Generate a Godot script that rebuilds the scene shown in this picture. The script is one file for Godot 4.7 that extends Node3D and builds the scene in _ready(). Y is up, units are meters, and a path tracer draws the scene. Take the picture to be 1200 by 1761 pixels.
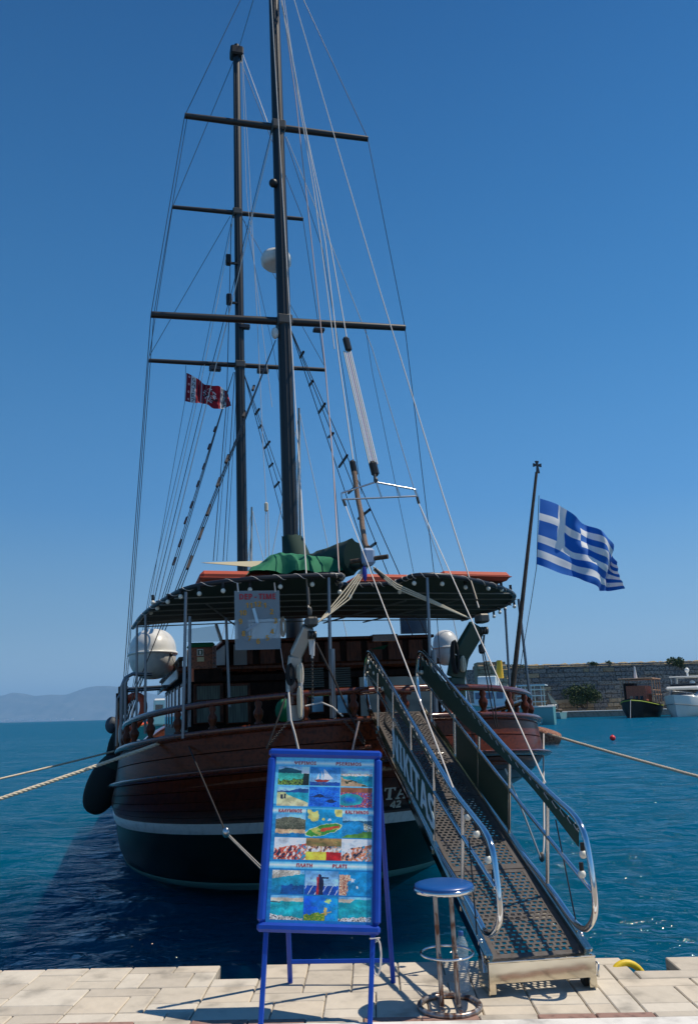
extends Node3D

var M := {}
var rng := RandomNumberGenerator.new()

class MB:
	var v := PackedVector3Array()
	var n := PackedVector3Array()
	var t := PackedVector2Array()
	var x := PackedInt32Array()

	func face(p: PackedVector3Array, nn: Vector3, uvs := PackedVector2Array()) -> void:
		var o := v.size()
		for i in p.size():
			v.append(p[i])
			n.append(nn)
			t.append(uvs[i] if uvs.size() else Vector2.ZERO)
		var ccw := (p[1] - p[0]).cross(p[2] - p[0]).dot(nn) > 0.0
		for i in range(1, p.size() - 1):
			x.append(o)
			x.append(o + (i + 1 if ccw else i))
			x.append(o + (i if ccw else i + 1))

	func grid(rows: Array, closed := false, flip := false) -> void:
		var o := v.size()
		var nr := rows.size()
		var nc: int = rows[0].size()
		for i in nr:
			var a: PackedVector3Array = rows[maxi(i - 1, 0)]
			var b: PackedVector3Array = rows[mini(i + 1, nr - 1)]
			var r: PackedVector3Array = rows[i]
			for j in nc:
				var j0 := posmod(j - 1, nc) if closed else maxi(j - 1, 0)
				var j1 := (j + 1) % nc if closed else mini(j + 1, nc - 1)
				var nn := (r[j1] - r[j0]).cross(b[j] - a[j]).normalized()
				v.append(r[j])
				n.append(-nn if flip else nn)
				t.append(Vector2(float(j) / float(nc if closed else nc - 1), float(i) / float(nr - 1)))
		for i in nr - 1:
			for j in (nc if closed else nc - 1):
				var p := o + i * nc + j
				var q := o + i * nc + (j + 1) % nc
				var r2 := p + nc
				var s2 := q + nc
				if flip:
					x.append_array([p, q, r2, q, s2, r2])
				else:
					x.append_array([p, r2, q, q, r2, s2])

	func box(c: Vector3, s: Vector3, b := Basis.IDENTITY, ch := 0.0) -> void:
		var h := s * 0.5
		if ch <= 0.0:
			for a in 3:
				for sg in [-1.0, 1.0]:
					var d := Vector3.ZERO
					d[a] = sg
					var e := Vector3.ZERO
					e[(a + 1) % 3] = 1.0
					var f := Vector3.ZERO
					f[(a + 2) % 3] = 1.0
					var pts := PackedVector3Array()
					for k in [[-1, -1], [1, -1], [1, 1], [-1, 1]]:
						pts.append(c + b * ((d + e * k[0] + f * k[1]) * h))
					face(pts, b * d, PackedVector2Array([Vector2(0, 1), Vector2(1, 1), Vector2(1, 0), Vector2(0, 0)]))
			return
		var cv := Vector3(minf(ch, h.x * 0.9), minf(ch, h.y * 0.9), minf(ch, h.z * 0.9))
		for a in 3:
			var a1 := (a + 1) % 3
			var a2 := (a + 2) % 3
			for sg in [-1.0, 1.0]:
				var pts := PackedVector3Array()
				for k in [[-1, -1], [1, -1], [1, 1], [-1, 1]]:
					var p := Vector3.ZERO
					p[a] = sg * h[a]
					p[a1] = k[0] * (h[a1] - cv[a1])
					p[a2] = k[1] * (h[a2] - cv[a2])
					pts.append(c + b * p)
				var d := Vector3.ZERO
				d[a] = sg
				face(pts, b * d)
			for s1 in [-1.0, 1.0]:
				for s2 in [-1.0, 1.0]:
					var pts := PackedVector3Array()
					for e in [-1.0, 1.0]:
						var p := Vector3.ZERO
						p[a] = e * (h[a] - cv[a])
						p[a1] = s1 * h[a1]
						p[a2] = s2 * (h[a2] - cv[a2])
						pts.append(c + b * p)
					for e in [1.0, -1.0]:
						var p := Vector3.ZERO
						p[a] = e * (h[a] - cv[a])
						p[a1] = s1 * (h[a1] - cv[a1])
						p[a2] = s2 * h[a2]
						pts.append(c + b * p)
					var d := Vector3.ZERO
					d[a1] = s1
					d[a2] = s2
					face(pts, (b * d).normalized())
		for s0 in [-1.0, 1.0]:
			for s1 in [-1.0, 1.0]:
				for s2 in [-1.0, 1.0]:
					var sg := Vector3(s0, s1, s2)
					var pts := PackedVector3Array()
					for a in 3:
						var p := (h - cv) * sg
						p[a] = h[a] * sg[a]
						pts.append(c + b * p)
					face(pts, (b * sg).normalized())

	func bar(p: Vector3, q: Vector3, w: float, h: float, up := Vector3.UP, ch := 0.0) -> void:
		var z := (q - p).normalized()
		var xx := up.cross(z).normalized()
		box((p + q) * 0.5, Vector3(w, h, p.distance_to(q)), Basis(xx, z.cross(xx), z), ch)

	func tube(pts: PackedVector3Array, r: float, sides := 8, caps := true, radii := PackedFloat32Array()) -> void:
		var o := v.size()
		var up := Vector3.UP
		var nr := pts.size()
		var u := Vector3.ZERO
		for i in nr:
			var d := (pts[mini(i + 1, nr - 1)] - pts[maxi(i - 1, 0)]).normalized()
			if i == 0:
				if absf(d.y) > 0.9:
					up = Vector3.RIGHT
				u = up.cross(d).normalized()
			else:
				u = (u - d * u.dot(d)).normalized()
			var w := d.cross(u)
			var rr := radii[i] if radii.size() else r
			for j in sides:
				var a := TAU * j / sides
				var e := u * cos(a) + w * sin(a)
				v.append(pts[i] + e * rr)
				n.append(e)
				t.append(Vector2(float(j) / sides, float(i)))
		for i in nr - 1:
			for j in sides:
				var p := o + i * sides + j
				var q := o + i * sides + (j + 1) % sides
				x.append_array([p, p + sides, q, q, p + sides, q + sides])
		if caps:
			for e in 2:
				var i := 0 if e == 0 else nr - 1
				var d := (pts[1] - pts[0]).normalized() * -1.0 if e == 0 else (pts[nr - 1] - pts[nr - 2]).normalized()
				var ring := PackedVector3Array()
				for j in sides:
					ring.append(v[o + i * sides + j])
				face(ring, d)

	func lathe(prof: PackedVector2Array, at: Transform3D, seg := 20) -> void:
		var rows := []
		for p in prof:
			var row := PackedVector3Array()
			for j in seg:
				var a := TAU * j / seg
				row.append(at * Vector3(p.x * cos(a), p.y, p.x * sin(a)))
			rows.append(row)
		grid(rows, true, false)

	func ball(c: Vector3, r: Vector3, b := Basis.IDENTITY, seg := 16, lo := -90.0, hi := 90.0) -> void:
		var prof := PackedVector2Array()
		var k := maxi(6, seg / 2)
		for i in k + 1:
			var a := deg_to_rad(lerpf(lo, hi, float(i) / k))
			prof.append(Vector2(maxf(cos(a), 0.002), sin(a)))
		lathe(prof, Transform3D(b * Basis.from_scale(r), c), seg)

	func make() -> ArrayMesh:
		var a := []
		a.resize(Mesh.ARRAY_MAX)
		a[Mesh.ARRAY_VERTEX] = v
		a[Mesh.ARRAY_NORMAL] = n
		a[Mesh.ARRAY_TEX_UV] = t
		a[Mesh.ARRAY_INDEX] = x
		var m := ArrayMesh.new()
		m.add_surface_from_arrays(Mesh.PRIMITIVE_TRIANGLES, a)
		return m

func put(b, called: String, m: Material, parent: Node3D, kind := "") -> MeshInstance3D:
	var o := MeshInstance3D.new()
	o.name = called
	o.mesh = b.make() if b is MB else b
	o.material_override = m
	if kind != "":
		o.set_meta("kind", kind)
	parent.add_child(o, true)
	return o

var used := {}
func numbered(called: String) -> String:
	var k: int = used.get(called, 0)
	used[called] = k + 1
	return called if k == 0 else "%s_%03d" % [called, k]

func tag(o: Node3D, label: String, category: String, group := "") -> void:
	o.set_meta("label", label)
	o.set_meta("category", category)
	if group != "":
		o.set_meta("group", group)

func thing(called: String, label: String, category: String, at := Transform3D.IDENTITY, group := "") -> Node3D:
	var o := Node3D.new()
	o.name = numbered(called)
	o.transform = at
	add_child(o)
	tag(o, label, category, group)
	return o

func single(b, called: String, m: Material, label: String, category: String, group := "") -> MeshInstance3D:
	var o := put(b, numbered(called), m, self)
	tag(o, label, category, group)
	return o

func at_pos(p: Vector3, turn := 0.0) -> Transform3D:
	return Transform3D(Basis(Vector3.UP, turn), p)

func line(parent: Node3D, called: String, m: Material, r: float, pts: Array, sides := 5) -> MeshInstance3D:
	var b := MB.new()
	b.tube(PackedVector3Array(pts), r, sides)
	return put(b, called, m, parent)

func sag(p: Vector3, q: Vector3, drop: float, k := 12) -> PackedVector3Array:
	var out := PackedVector3Array()
	for i in k + 1:
		var f := float(i) / k
		out.append(p.lerp(q, f) - Vector3(0, 4.0 * drop * f * (1.0 - f), 0))
	return out

func smooth(pts: Array, k := 6) -> PackedVector3Array:
	var out := PackedVector3Array()
	var nn := pts.size()
	for i in nn - 1:
		var a: Vector3 = pts[maxi(i - 1, 0)]
		var b: Vector3 = pts[i]
		var c: Vector3 = pts[i + 1]
		var d: Vector3 = pts[mini(i + 2, nn - 1)]
		for j in k:
			out.append(b.cubic_interpolate(c, a, d, float(j) / k))
	out.append(pts[nn - 1])
	return out

# a rope of three twisted strands
func rope(parent: Node3D, called: String, m: Material, path: PackedVector3Array, r: float, pitch: float) -> MeshInstance3D:
	var b := MB.new()
	var total := 0.0
	var along := PackedFloat32Array([0.0])
	for i in range(1, path.size()):
		total += path[i].distance_to(path[i - 1])
		along.append(total)
	var steps := mini(900, int(total / pitch * 9.0))
	for strand in 3:
		var pts := PackedVector3Array()
		var k := 0
		for i in steps + 1:
			var s := total * i / steps
			while k < path.size() - 2 and along[k + 1] < s:
				k += 1
			var f := (s - along[k]) / (along[k + 1] - along[k])
			var d := (path[k + 1] - path[k]).normalized()
			var u := Vector3.UP.cross(d).normalized()
			var w := d.cross(u)
			var a := TAU * (s / pitch + strand / 3.0)
			pts.append(path[k].lerp(path[k + 1], f) + (u * cos(a) + w * sin(a)) * r * 0.52)
		b.tube(pts, r * 0.56, 5)
	return put(b, called, m, parent)

func paint(c: Color, rough: float, metal := 0.0) -> StandardMaterial3D:
	var m := StandardMaterial3D.new()
	m.albedo_color = c
	m.roughness = rough
	m.metallic = metal
	return m

func noise(sd: int, freq: float, ramp: Array, size := 256, oct := 4, kind := FastNoiseLite.TYPE_SIMPLEX_SMOOTH) -> NoiseTexture2D:
	var f := FastNoiseLite.new()
	f.seed = sd
	f.frequency = freq
	f.noise_type = kind
	f.fractal_octaves = oct
	var tx := NoiseTexture2D.new()
	tx.width = size
	tx.height = size
	tx.seamless = true
	tx.noise = f
	if ramp.size():
		var g := Gradient.new()
		var offs := PackedFloat32Array()
		var cols := PackedColorArray()
		for e in ramp:
			offs.append(e[0])
			cols.append(e[1])
		g.offsets = offs
		g.colors = cols
		tx.color_ramp = g
	return tx

func skin(m: StandardMaterial3D, tx: Texture2D, sc: Vector3, world := false) -> StandardMaterial3D:
	m.albedo_texture = tx
	m.uv1_triplanar = true
	m.uv1_world_triplanar = world
	m.uv1_scale = sc
	return m

func relief(m: StandardMaterial3D, tx: Texture2D, cm: float) -> StandardMaterial3D:
	m.heightmap_enabled = true
	m.heightmap_texture = tx
	m.heightmap_scale = cm
	return m

func gray(a: float) -> Color:
	return Color(a, a, a)

func rgb(r: int, g: int, b: int) -> Color:
	return Color(r / 255.0, g / 255.0, b / 255.0)

# lettering: every glyph shape of the text, carried by a transform that may slant it
func letters(text: String, size: float, at: Transform3D, m: Material, parent: Node3D, called := "lettering", depth := 0.004, fat := 0.0, stretch := Vector2.ONE, serif := false) -> MeshInstance3D:
	var f := SystemFont.new()
	f.font_names = PackedStringArray(["Droid Serif" if serif else "Droid Sans"])
	f.font_weight = 700
	var tm := TextMesh.new()
	if fat > 90.0:
		var fv := FontVariation.new()
		fv.base_font = f
		fv.variation_embolden = fat
		tm.font = fv
	else:
		tm.font = f
	tm.text = text
	tm.font_size = 64
	tm.pixel_size = size / 46.0
	tm.depth = depth
	tm.curve_step = 1.0
	var b := MB.new()
	for k in tm.get_surface_count():
		var a := tm.surface_get_arrays(k)
		var vv: PackedVector3Array = a[Mesh.ARRAY_VERTEX]
		var nn: PackedVector3Array = a[Mesh.ARRAY_NORMAL]
		var o := b.v.size()
		for i in vv.size():
			b.v.append(at * Vector3(vv[i].x * stretch.x, vv[i].y * stretch.y, vv[i].z))
			b.n.append((at.basis * nn[i]).normalized())
			b.t.append(Vector2.ZERO)
		if a[Mesh.ARRAY_INDEX] != null:
			for i in a[Mesh.ARRAY_INDEX]:
				b.x.append(o + i)
		else:
			for i in vv.size():
				b.x.append(o + i)
	return put(b, called, m, parent)

func materials() -> void:
	var stone_tx := noise(11, 0.006, [[0.0, gray(0.74)], [0.26, gray(0.9)], [0.42, gray(0.97)], [0.7, gray(1.0)], [1.0, gray(0.95)]], 512, 8)
	var stone_bump := noise(12, 0.05, [], 256, 5)
	M.stones = []
	for c in [rgb(203, 194, 178), rgb(197, 188, 172), rgb(207, 199, 184), rgb(190, 181, 166), rgb(204, 193, 175)]:
		M.stones.append(relief(skin(paint(c, 0.85), stone_tx, Vector3(0.8, 0.8, 0.8), true), stone_bump, 0.3))
	M.mortar = skin(paint(rgb(150, 142, 128), 0.95), stone_tx, Vector3(2, 2, 2), true)
	M.quay = relief(skin(paint(rgb(156, 148, 136), 0.92), stone_tx, Vector3(0.9, 0.9, 0.9), true), stone_bump, 0.8)
	M.tile = skin(paint(rgb(150, 118, 106), 0.8), stone_tx, Vector3(4, 4, 4), true)
	M.white_slab = skin(paint(rgb(226, 224, 218), 0.7), stone_tx, Vector3(1, 1, 1), true)
	var grain := noise(21, 0.012, [[0.0, gray(0.42)], [0.32, gray(0.72)], [0.48, gray(0.95)], [0.66, gray(1.0)], [1.0, gray(0.6)]], 512, 7)
	M.hull = skin(paint(rgb(104, 47, 22), 0.28), grain, Vector3(2.2, 2.2, 0.25))
	M.hull.clearcoat_enabled = true
	M.hull.clearcoat = 0.15
	M.hull.clearcoat_roughness = 0.16
	M.hull.metallic_specular = 0.22
	M.hull2 = M.hull.duplicate()
	M.hull2.albedo_color = rgb(99, 44, 21)
	M.hull3 = M.hull.duplicate()
	M.hull3.albedo_color = rgb(108, 49, 24)
	M.varnish = skin(paint(rgb(104, 50, 30), 0.25), grain, Vector3(3, 3, 0.5))
	M.varnish.clearcoat_enabled = true
	M.varnish.clearcoat = 0.6
	M.varnish.clearcoat_roughness = 0.12
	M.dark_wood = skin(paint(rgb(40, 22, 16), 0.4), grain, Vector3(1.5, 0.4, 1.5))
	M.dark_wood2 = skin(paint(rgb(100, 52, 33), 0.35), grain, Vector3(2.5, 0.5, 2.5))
	M.dark_wood.metallic_specular = 0.2
	M.dark_wood2.metallic_specular = 0.3
	M.old_wood = skin(paint(rgb(84, 68, 54), 0.7), grain, Vector3(3, 0.8, 3))
	M.deck = skin(paint(rgb(140, 112, 82), 0.6), grain, Vector3(4, 4, 0.3))
	M.bottom = skin(paint(rgb(22, 40, 36), 0.36), noise(31, 0.012, [[0.0, gray(0.5)], [0.45, gray(0.85)], [0.6, gray(1.0)], [0.72, rgb(255, 250, 230)], [1.0, gray(0.8)]], 256, 6), Vector3(0.5, 0.9, 0.35))
	M.stripe = skin(paint(rgb(236, 240, 242), 0.35), noise(32, 0.02, [[0.0, gray(0.8)], [0.5, gray(1.0)], [1.0, gray(0.95)]], 256, 4), Vector3(1.5, 1.5, 0.4))
	M.boot = paint(rgb(120, 156, 142), 0.5)
	M.mast = paint(rgb(13, 15, 16), 0.42)
	M.mast.clearcoat_enabled = true
	M.mast.clearcoat = 0.25
	M.track = paint(rgb(82, 80, 76), 0.45, 0.4)
	M.wire = paint(rgb(52, 54, 58), 0.4, 0.6)
	M.line_white = paint(rgb(214, 208, 200), 0.9)
	M.line_pink = paint(rgb(196, 172, 164), 0.9)
	M.line_dark = paint(rgb(40, 38, 38), 0.8)
	M.beige = paint(rgb(206, 196, 172), 0.95)
	M.brown_rope = skin(paint(rgb(142, 120, 104), 0.95), grain, Vector3(9, 9, 9))
	M.chrome = paint(rgb(226, 228, 230), 0.09, 1.0)
	M.steel = paint(rgb(196, 198, 200), 0.24, 1.0)
	M.brushed = relief(paint(rgb(212, 204, 186), 0.12, 1.0), noise(41, 0.02, [], 256, 2), 0.03)
	M.brushed.uv1_triplanar = true
	M.brushed.uv1_scale = Vector3(1.5, 1.5, 1.5)
	M.post = paint(rgb(116, 120, 126), 0.32, 0.8)
	M.rusty = skin(paint(rgb(235, 235, 235), 0.3, 0.6), noise(43, 0.035, [[0.0, rgb(96, 62, 48)], [0.36, rgb(120, 84, 68)], [0.5, rgb(164, 158, 154)], [1.0, rgb(204, 206, 208)]], 256, 4), Vector3(2.4, 0.9, 2.4))
	M.tread = relief(skin(paint(rgb(108, 105, 103), 0.5, 0.3), noise(44, 0.03, [[0.0, rgb(178, 166, 156)], [0.45, rgb(216, 210, 205)], [1.0, rgb(236, 235, 233)]], 256, 5), Vector3(2, 2, 2)), stone_bump, 0.03)
	var weave := noise(51, 0.25, [], 128, 2)
	M.green = relief(paint(rgb(15, 108, 75), 0.85), weave, 0.04)
	M.green.uv1_triplanar = true
	M.green.uv1_scale = Vector3(3, 3, 3)
	M.dark_green = relief(paint(rgb(16, 52, 44), 0.85), weave, 0.04)
	M.dark_green.uv1_triplanar = true
	M.dark_green.uv1_scale = Vector3(3, 3, 3)
	M.gangway_green = paint(rgb(16, 58, 46), 0.55)
	M.awning = relief(paint(rgb(14, 46, 38), 0.9), weave, 0.06)
	M.awning.uv1_triplanar = true
	M.awning.backlight_enabled = true
	M.awning.backlight = gray(0.04)
	M.batten = paint(rgb(104, 112, 110), 0.6)
	M.orange = skin(paint(rgb(190, 74, 46), 0.7), noise(52, 0.01, [[0.0, gray(0.82)], [1.0, gray(1.0)]], 128, 4), Vector3(1, 1, 1))
	M.orange2 = paint(rgb(214, 84, 44), 0.6)
	M.white = paint(rgb(226, 226, 220), 0.35)
	M.raft = skin(paint(rgb(220, 220, 214), 0.35), noise(53, 0.012, [[0.0, gray(0.8)], [0.5, gray(1.0)], [1.0, gray(0.96)]], 256, 5), Vector3(1.2, 1.2, 1.2))
	M.locker = skin(paint(rgb(158, 90, 58), 0.4), grain, Vector3(3, 3, 0.5))
	M.step = paint(rgb(42, 37, 35), 0.8)
	M.bulb = paint(rgb(226, 224, 210), 0.2)
	M.black = paint(rgb(18, 18, 19), 0.5)
	M.rubber = paint(rgb(20, 20, 21), 0.8)
	M.fender = relief(paint(rgb(14, 26, 25), 0.85), weave, 0.1)
	M.fender.uv1_triplanar = true
	M.blue = skin(paint(rgb(18, 70, 178), 0.34), noise(54, 0.03, [[0.0, gray(0.9)], [1.0, gray(1.0)]], 128, 3), Vector3(2, 2, 2))
	M.seat_blue = paint(rgb(18, 80, 150), 0.3)
	M.seat_blue.clearcoat_enabled = true
	M.seat_blue.clearcoat = 0.3
	M.red = paint(rgb(186, 22, 40), 0.6)
	M.letter = paint(rgb(190, 216, 226), 0.6)
	M.hull_letter = paint(rgb(170, 170, 160), 0.6)
	M.glass = StandardMaterial3D.new()
	M.glass.albedo_color = Color(0.8, 0.9, 0.95, 0.12)
	M.glass.transparency = BaseMaterial3D.TRANSPARENCY_ALPHA
	M.glass.roughness = 0.03
	M.milky = M.glass.duplicate()
	M.milky.albedo_color = Color(0.75, 0.85, 0.9, 0.4)
	M.window = paint(rgb(24, 30, 34), 0.04)
	M.window.metallic_specular = 0.8
	M.curtain = skin(paint(rgb(120, 128, 118), 0.9), noise(55, 0.04, [[0.0, gray(0.6)], [1.0, gray(1.0)]], 128, 3), Vector3(6, 0.3, 6))
	M.panel = StandardMaterial3D.new()
	M.panel.albedo_color = Color(0.58, 0.62, 0.64, 0.6)
	M.panel.transparency = BaseMaterial3D.TRANSPARENCY_ALPHA
	M.panel.roughness = 0.4
	M.numeral = paint(rgb(214, 150, 30), 0.6)
	M.clock_hand = paint(rgb(150, 160, 168), 0.5)
	M.box_blue = paint(rgb(132, 156, 186), 0.5)
	M.oar_blue = paint(rgb(30, 40, 140), 0.5)
	M.foliage = skin(paint(rgb(66, 92, 40), 0.8), noise(56, 0.02, [[0.0, gray(0.55)], [1.0, gray(1.0)]], 128, 3), Vector3(0.5, 0.5, 0.5))
	M.foliage.backlight_enabled = true
	M.foliage.backlight = Color(0.2, 0.25, 0.08)
	M.dry_grass = skin(paint(rgb(150, 136, 104), 0.95), stone_tx, Vector3(0.3, 0.3, 0.3))
	var mottle := noise(62, 0.03, [[0.0, gray(0.45)], [0.38, gray(0.72)], [0.5, gray(0.95)], [0.7, gray(1.0)], [1.0, gray(0.7)]], 512, 6)
	M.blocks = []
	for c in [rgb(104, 100, 96), rgb(116, 110, 103), rgb(92, 90, 88), rgb(128, 117, 104), rgb(108, 103, 97)]:
		M.blocks.append(relief(skin(paint(c.lightened(0.2), 0.95), mottle, Vector3(0.09, 0.09, 0.09), true), stone_bump, 8.0))
	M.warm_blocks = []
	for c in [rgb(176, 154, 124), rgb(160, 140, 112), rgb(188, 166, 136)]:
		M.warm_blocks.append(relief(skin(paint(c, 0.95), stone_tx, Vector3(0.35, 0.35, 0.35), true), stone_bump, 8.0))
	M.pier = skin(paint(rgb(150, 144, 134), 0.9), stone_tx, Vector3(0.3, 0.3, 0.3), true)
	M.hills = skin(paint(rgb(112, 116, 114), 1.0), noise(61, 0.02, [[0.0, rgb(120, 140, 110)], [0.5, rgb(215, 205, 180)], [1.0, gray(1.0)]], 256, 6), Vector3(0.0004, 0.0004, 0.0004), true)
	M.far_wood = paint(rgb(176, 138, 108), 0.7)
	M.town = paint(rgb(200, 190, 176), 0.9)

func _ready() -> void:
	rng.seed = 7
	var cam := Camera3D.new()
	cam.name = "camera"
	cam.transform = Transform3D(Basis(Vector3(0.999657, -0.025412, -0.006280), Vector3(0.026177, 0.970459, 0.239842), Vector3(-0.000000, -0.239924, 0.970792)), Vector3(0, 1.65, 0))
	cam.fov = 64.3339
	cam.keep_aspect = Camera3D.KEEP_HEIGHT
	cam.near = 0.05
	cam.far = 60000.0
	add_child(cam)
	cam.current = true
	var sky_mat := PanoramaSkyMaterial.new()
	sky_mat.panorama = clear_sky()
	var env := Environment.new()
	env.background_mode = Environment.BG_SKY
	env.sky = Sky.new()
	env.sky.sky_material = sky_mat
	env.tonemap_mode = Environment.TONE_MAPPER_LINEAR
	env.tonemap_exposure = 1.0
	env.sdfgi_enabled = true
	env.ssao_enabled = true
	env.ssil_enabled = true
	env.volumetric_fog_enabled = true
	env.volumetric_fog_density = 0.0
	env.fog_enabled = true
	env.fog_density = 0.00006
	env.fog_light_color = rgb(156, 208, 250)
	var we := WorldEnvironment.new()
	we.name = "environment"
	we.environment = env
	add_child(we)
	var sun := DirectionalLight3D.new()
	sun.name = "sun"
	sun.light_energy = 1.5
	sun.light_color = Color(1.0, 0.95, 0.87)
	sun.light_angular_distance = 0.5
	sun.shadow_enabled = true
	sun.sky_mode = DirectionalLight3D.SKY_MODE_LIGHT_ONLY
	sun.look_at_from_position(Vector3(0.47, 0.875, -0.02), Vector3.ZERO, Vector3.UP)
	add_child(sun)
	materials()
	build_sea()
	build_quay()
	build_hills()
	build_castle()
	build_far_boats()
	build_ship()
	build_rigging()
	build_gangway()
	build_board()
	build_quay_things()

# clear air: colour by height above the horizon, a little brighter towards the sun
func clear_sky() -> ImageTexture:
	var stops := [[-90.0, rgb(52, 84, 112)], [-0.5, rgb(120, 158, 192)], [0.0, rgb(196, 218, 236)], [2.5, rgb(170, 202, 226)], [6.0, rgb(136, 180, 217)], [14.0, rgb(87, 149, 208)], [25.0, rgb(63, 127, 188)], [35.0, rgb(50, 111, 172)], [46.0, rgb(39, 95, 155)], [62.0, rgb(36, 88, 148)], [90.0, rgb(32, 80, 138)]]
	var im := Image.create(256, 256, false, Image.FORMAT_RGBAF)
	for y in 256:
		var el := 90.0 - (y + 0.5) / 256.0 * 180.0
		var k := 0
		while k < stops.size() - 2 and el > stops[k + 1][0]:
			k += 1
		var c: Color = stops[k][1].lerp(stops[k + 1][1], clampf((el - stops[k][0]) / (stops[k + 1][0] - stops[k][0]), 0.0, 1.0))
		c = c.srgb_to_linear()
		for x in 256:
			var f := 1.0 + 0.3 * cos(TAU * ((x + 0.5) / 256.0 - 0.25))
			im.set_pixel(x, y, Color(c.r * f, c.g * f, c.b * f))
	return ImageTexture.create_from_image(im)

func build_sea() -> void:
	var f := FastNoiseLite.new()
	f.seed = 5
	f.frequency = 0.55
	f.fractal_octaves = 1
	var rows := []
	var d := 0.05
	var step := 0.06
	while d < 5600.0:
		var row := PackedVector3Array()
		var lat := (d + 6.0) * 2.3 / 380.0
		for j in 381:
			var px := (float(j) / 380.0 * 2.3 - 1.15) * (d + 6.0)
			var h := 0.0
			for o in [[0.4, 0.06], [1.0, 0.068], [2.3, 0.044], [5.0, 0.02]]:
				var wave: float = 1.8 / o[0]
				var keep := clampf(wave / (maxf(step, lat) * 3.0) - 0.6, 0.0, 1.0)
				if keep > 0.0:
					h += f.get_noise_3d(px * o[0] * 0.7, -d * o[0] * 1.9, o[0] * 7.0) * o[1] * keep
			row.append(Vector3(px, h, -5.95 - d))
		rows.append(row)
		step = maxf(0.06, (d + 6.0) * 0.0095)
		d += step
	var b := MB.new()
	b.grid(rows, false, true)
	var m := paint(Color(0.0, 0.27, 0.4, 0.03), 0.06)
	m.transparency = BaseMaterial3D.TRANSPARENCY_ALPHA
	m.metallic_specular = 0.32
	var fn := FastNoiseLite.new()
	fn.seed = 3
	fn.frequency = 0.012
	fn.fractal_octaves = 5
	fn.fractal_gain = 0.55
	var tx := NoiseTexture2D.new()
	tx.width = 1024
	tx.height = 1024
	tx.seamless = true
	tx.as_normal_map = true
	tx.bump_strength = 20.0
	tx.noise = fn
	m.normal_enabled = true
	m.normal_texture = tx
	m.normal_scale = 1.05
	m.uv1_triplanar = true
	m.uv1_world_triplanar = true
	m.uv1_scale = Vector3(0.07, 0.07, 0.2)
	var o := put(b, "water", m, self, "structure")
	o.position.y = -0.7
	var bed := MB.new()
	bed.grid([PackedVector3Array([Vector3(-9000, -4.4, 4), Vector3(9000, -4.4, 4)]), PackedVector3Array([Vector3(-9000, -4.4, -120), Vector3(9000, -4.4, -120)]), PackedVector3Array([Vector3(-9000, -5.0, -5700), Vector3(9000, -5.0, -5700)])], false, true)
	var murk := FogVolume.new()
	murk.name = "sea_water_depth"
	murk.shape = RenderingServer.FOG_VOLUME_SHAPE_BOX
	murk.size = Vector3(16000, 3.5, 5600)
	murk.position = Vector3(0, -2.6, -2806.14)
	var fm := FogMaterial.new()
	fm.albedo = Color(0.0, 0.295, 0.55).linear_to_srgb()
	fm.density = 0.4
	murk.material = fm
	murk.set_meta("kind", "structure")
	add_child(murk)
	put(bed, "sea_floor", skin(paint(rgb(0, 80, 104), 0.9), noise(71, 0.008, [[0.0, gray(0.6)], [0.5, gray(0.85)], [1.0, gray(1.0)]], 256, 4), Vector3(0.05, 0.05, 0.05), true), self, "structure")

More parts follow.
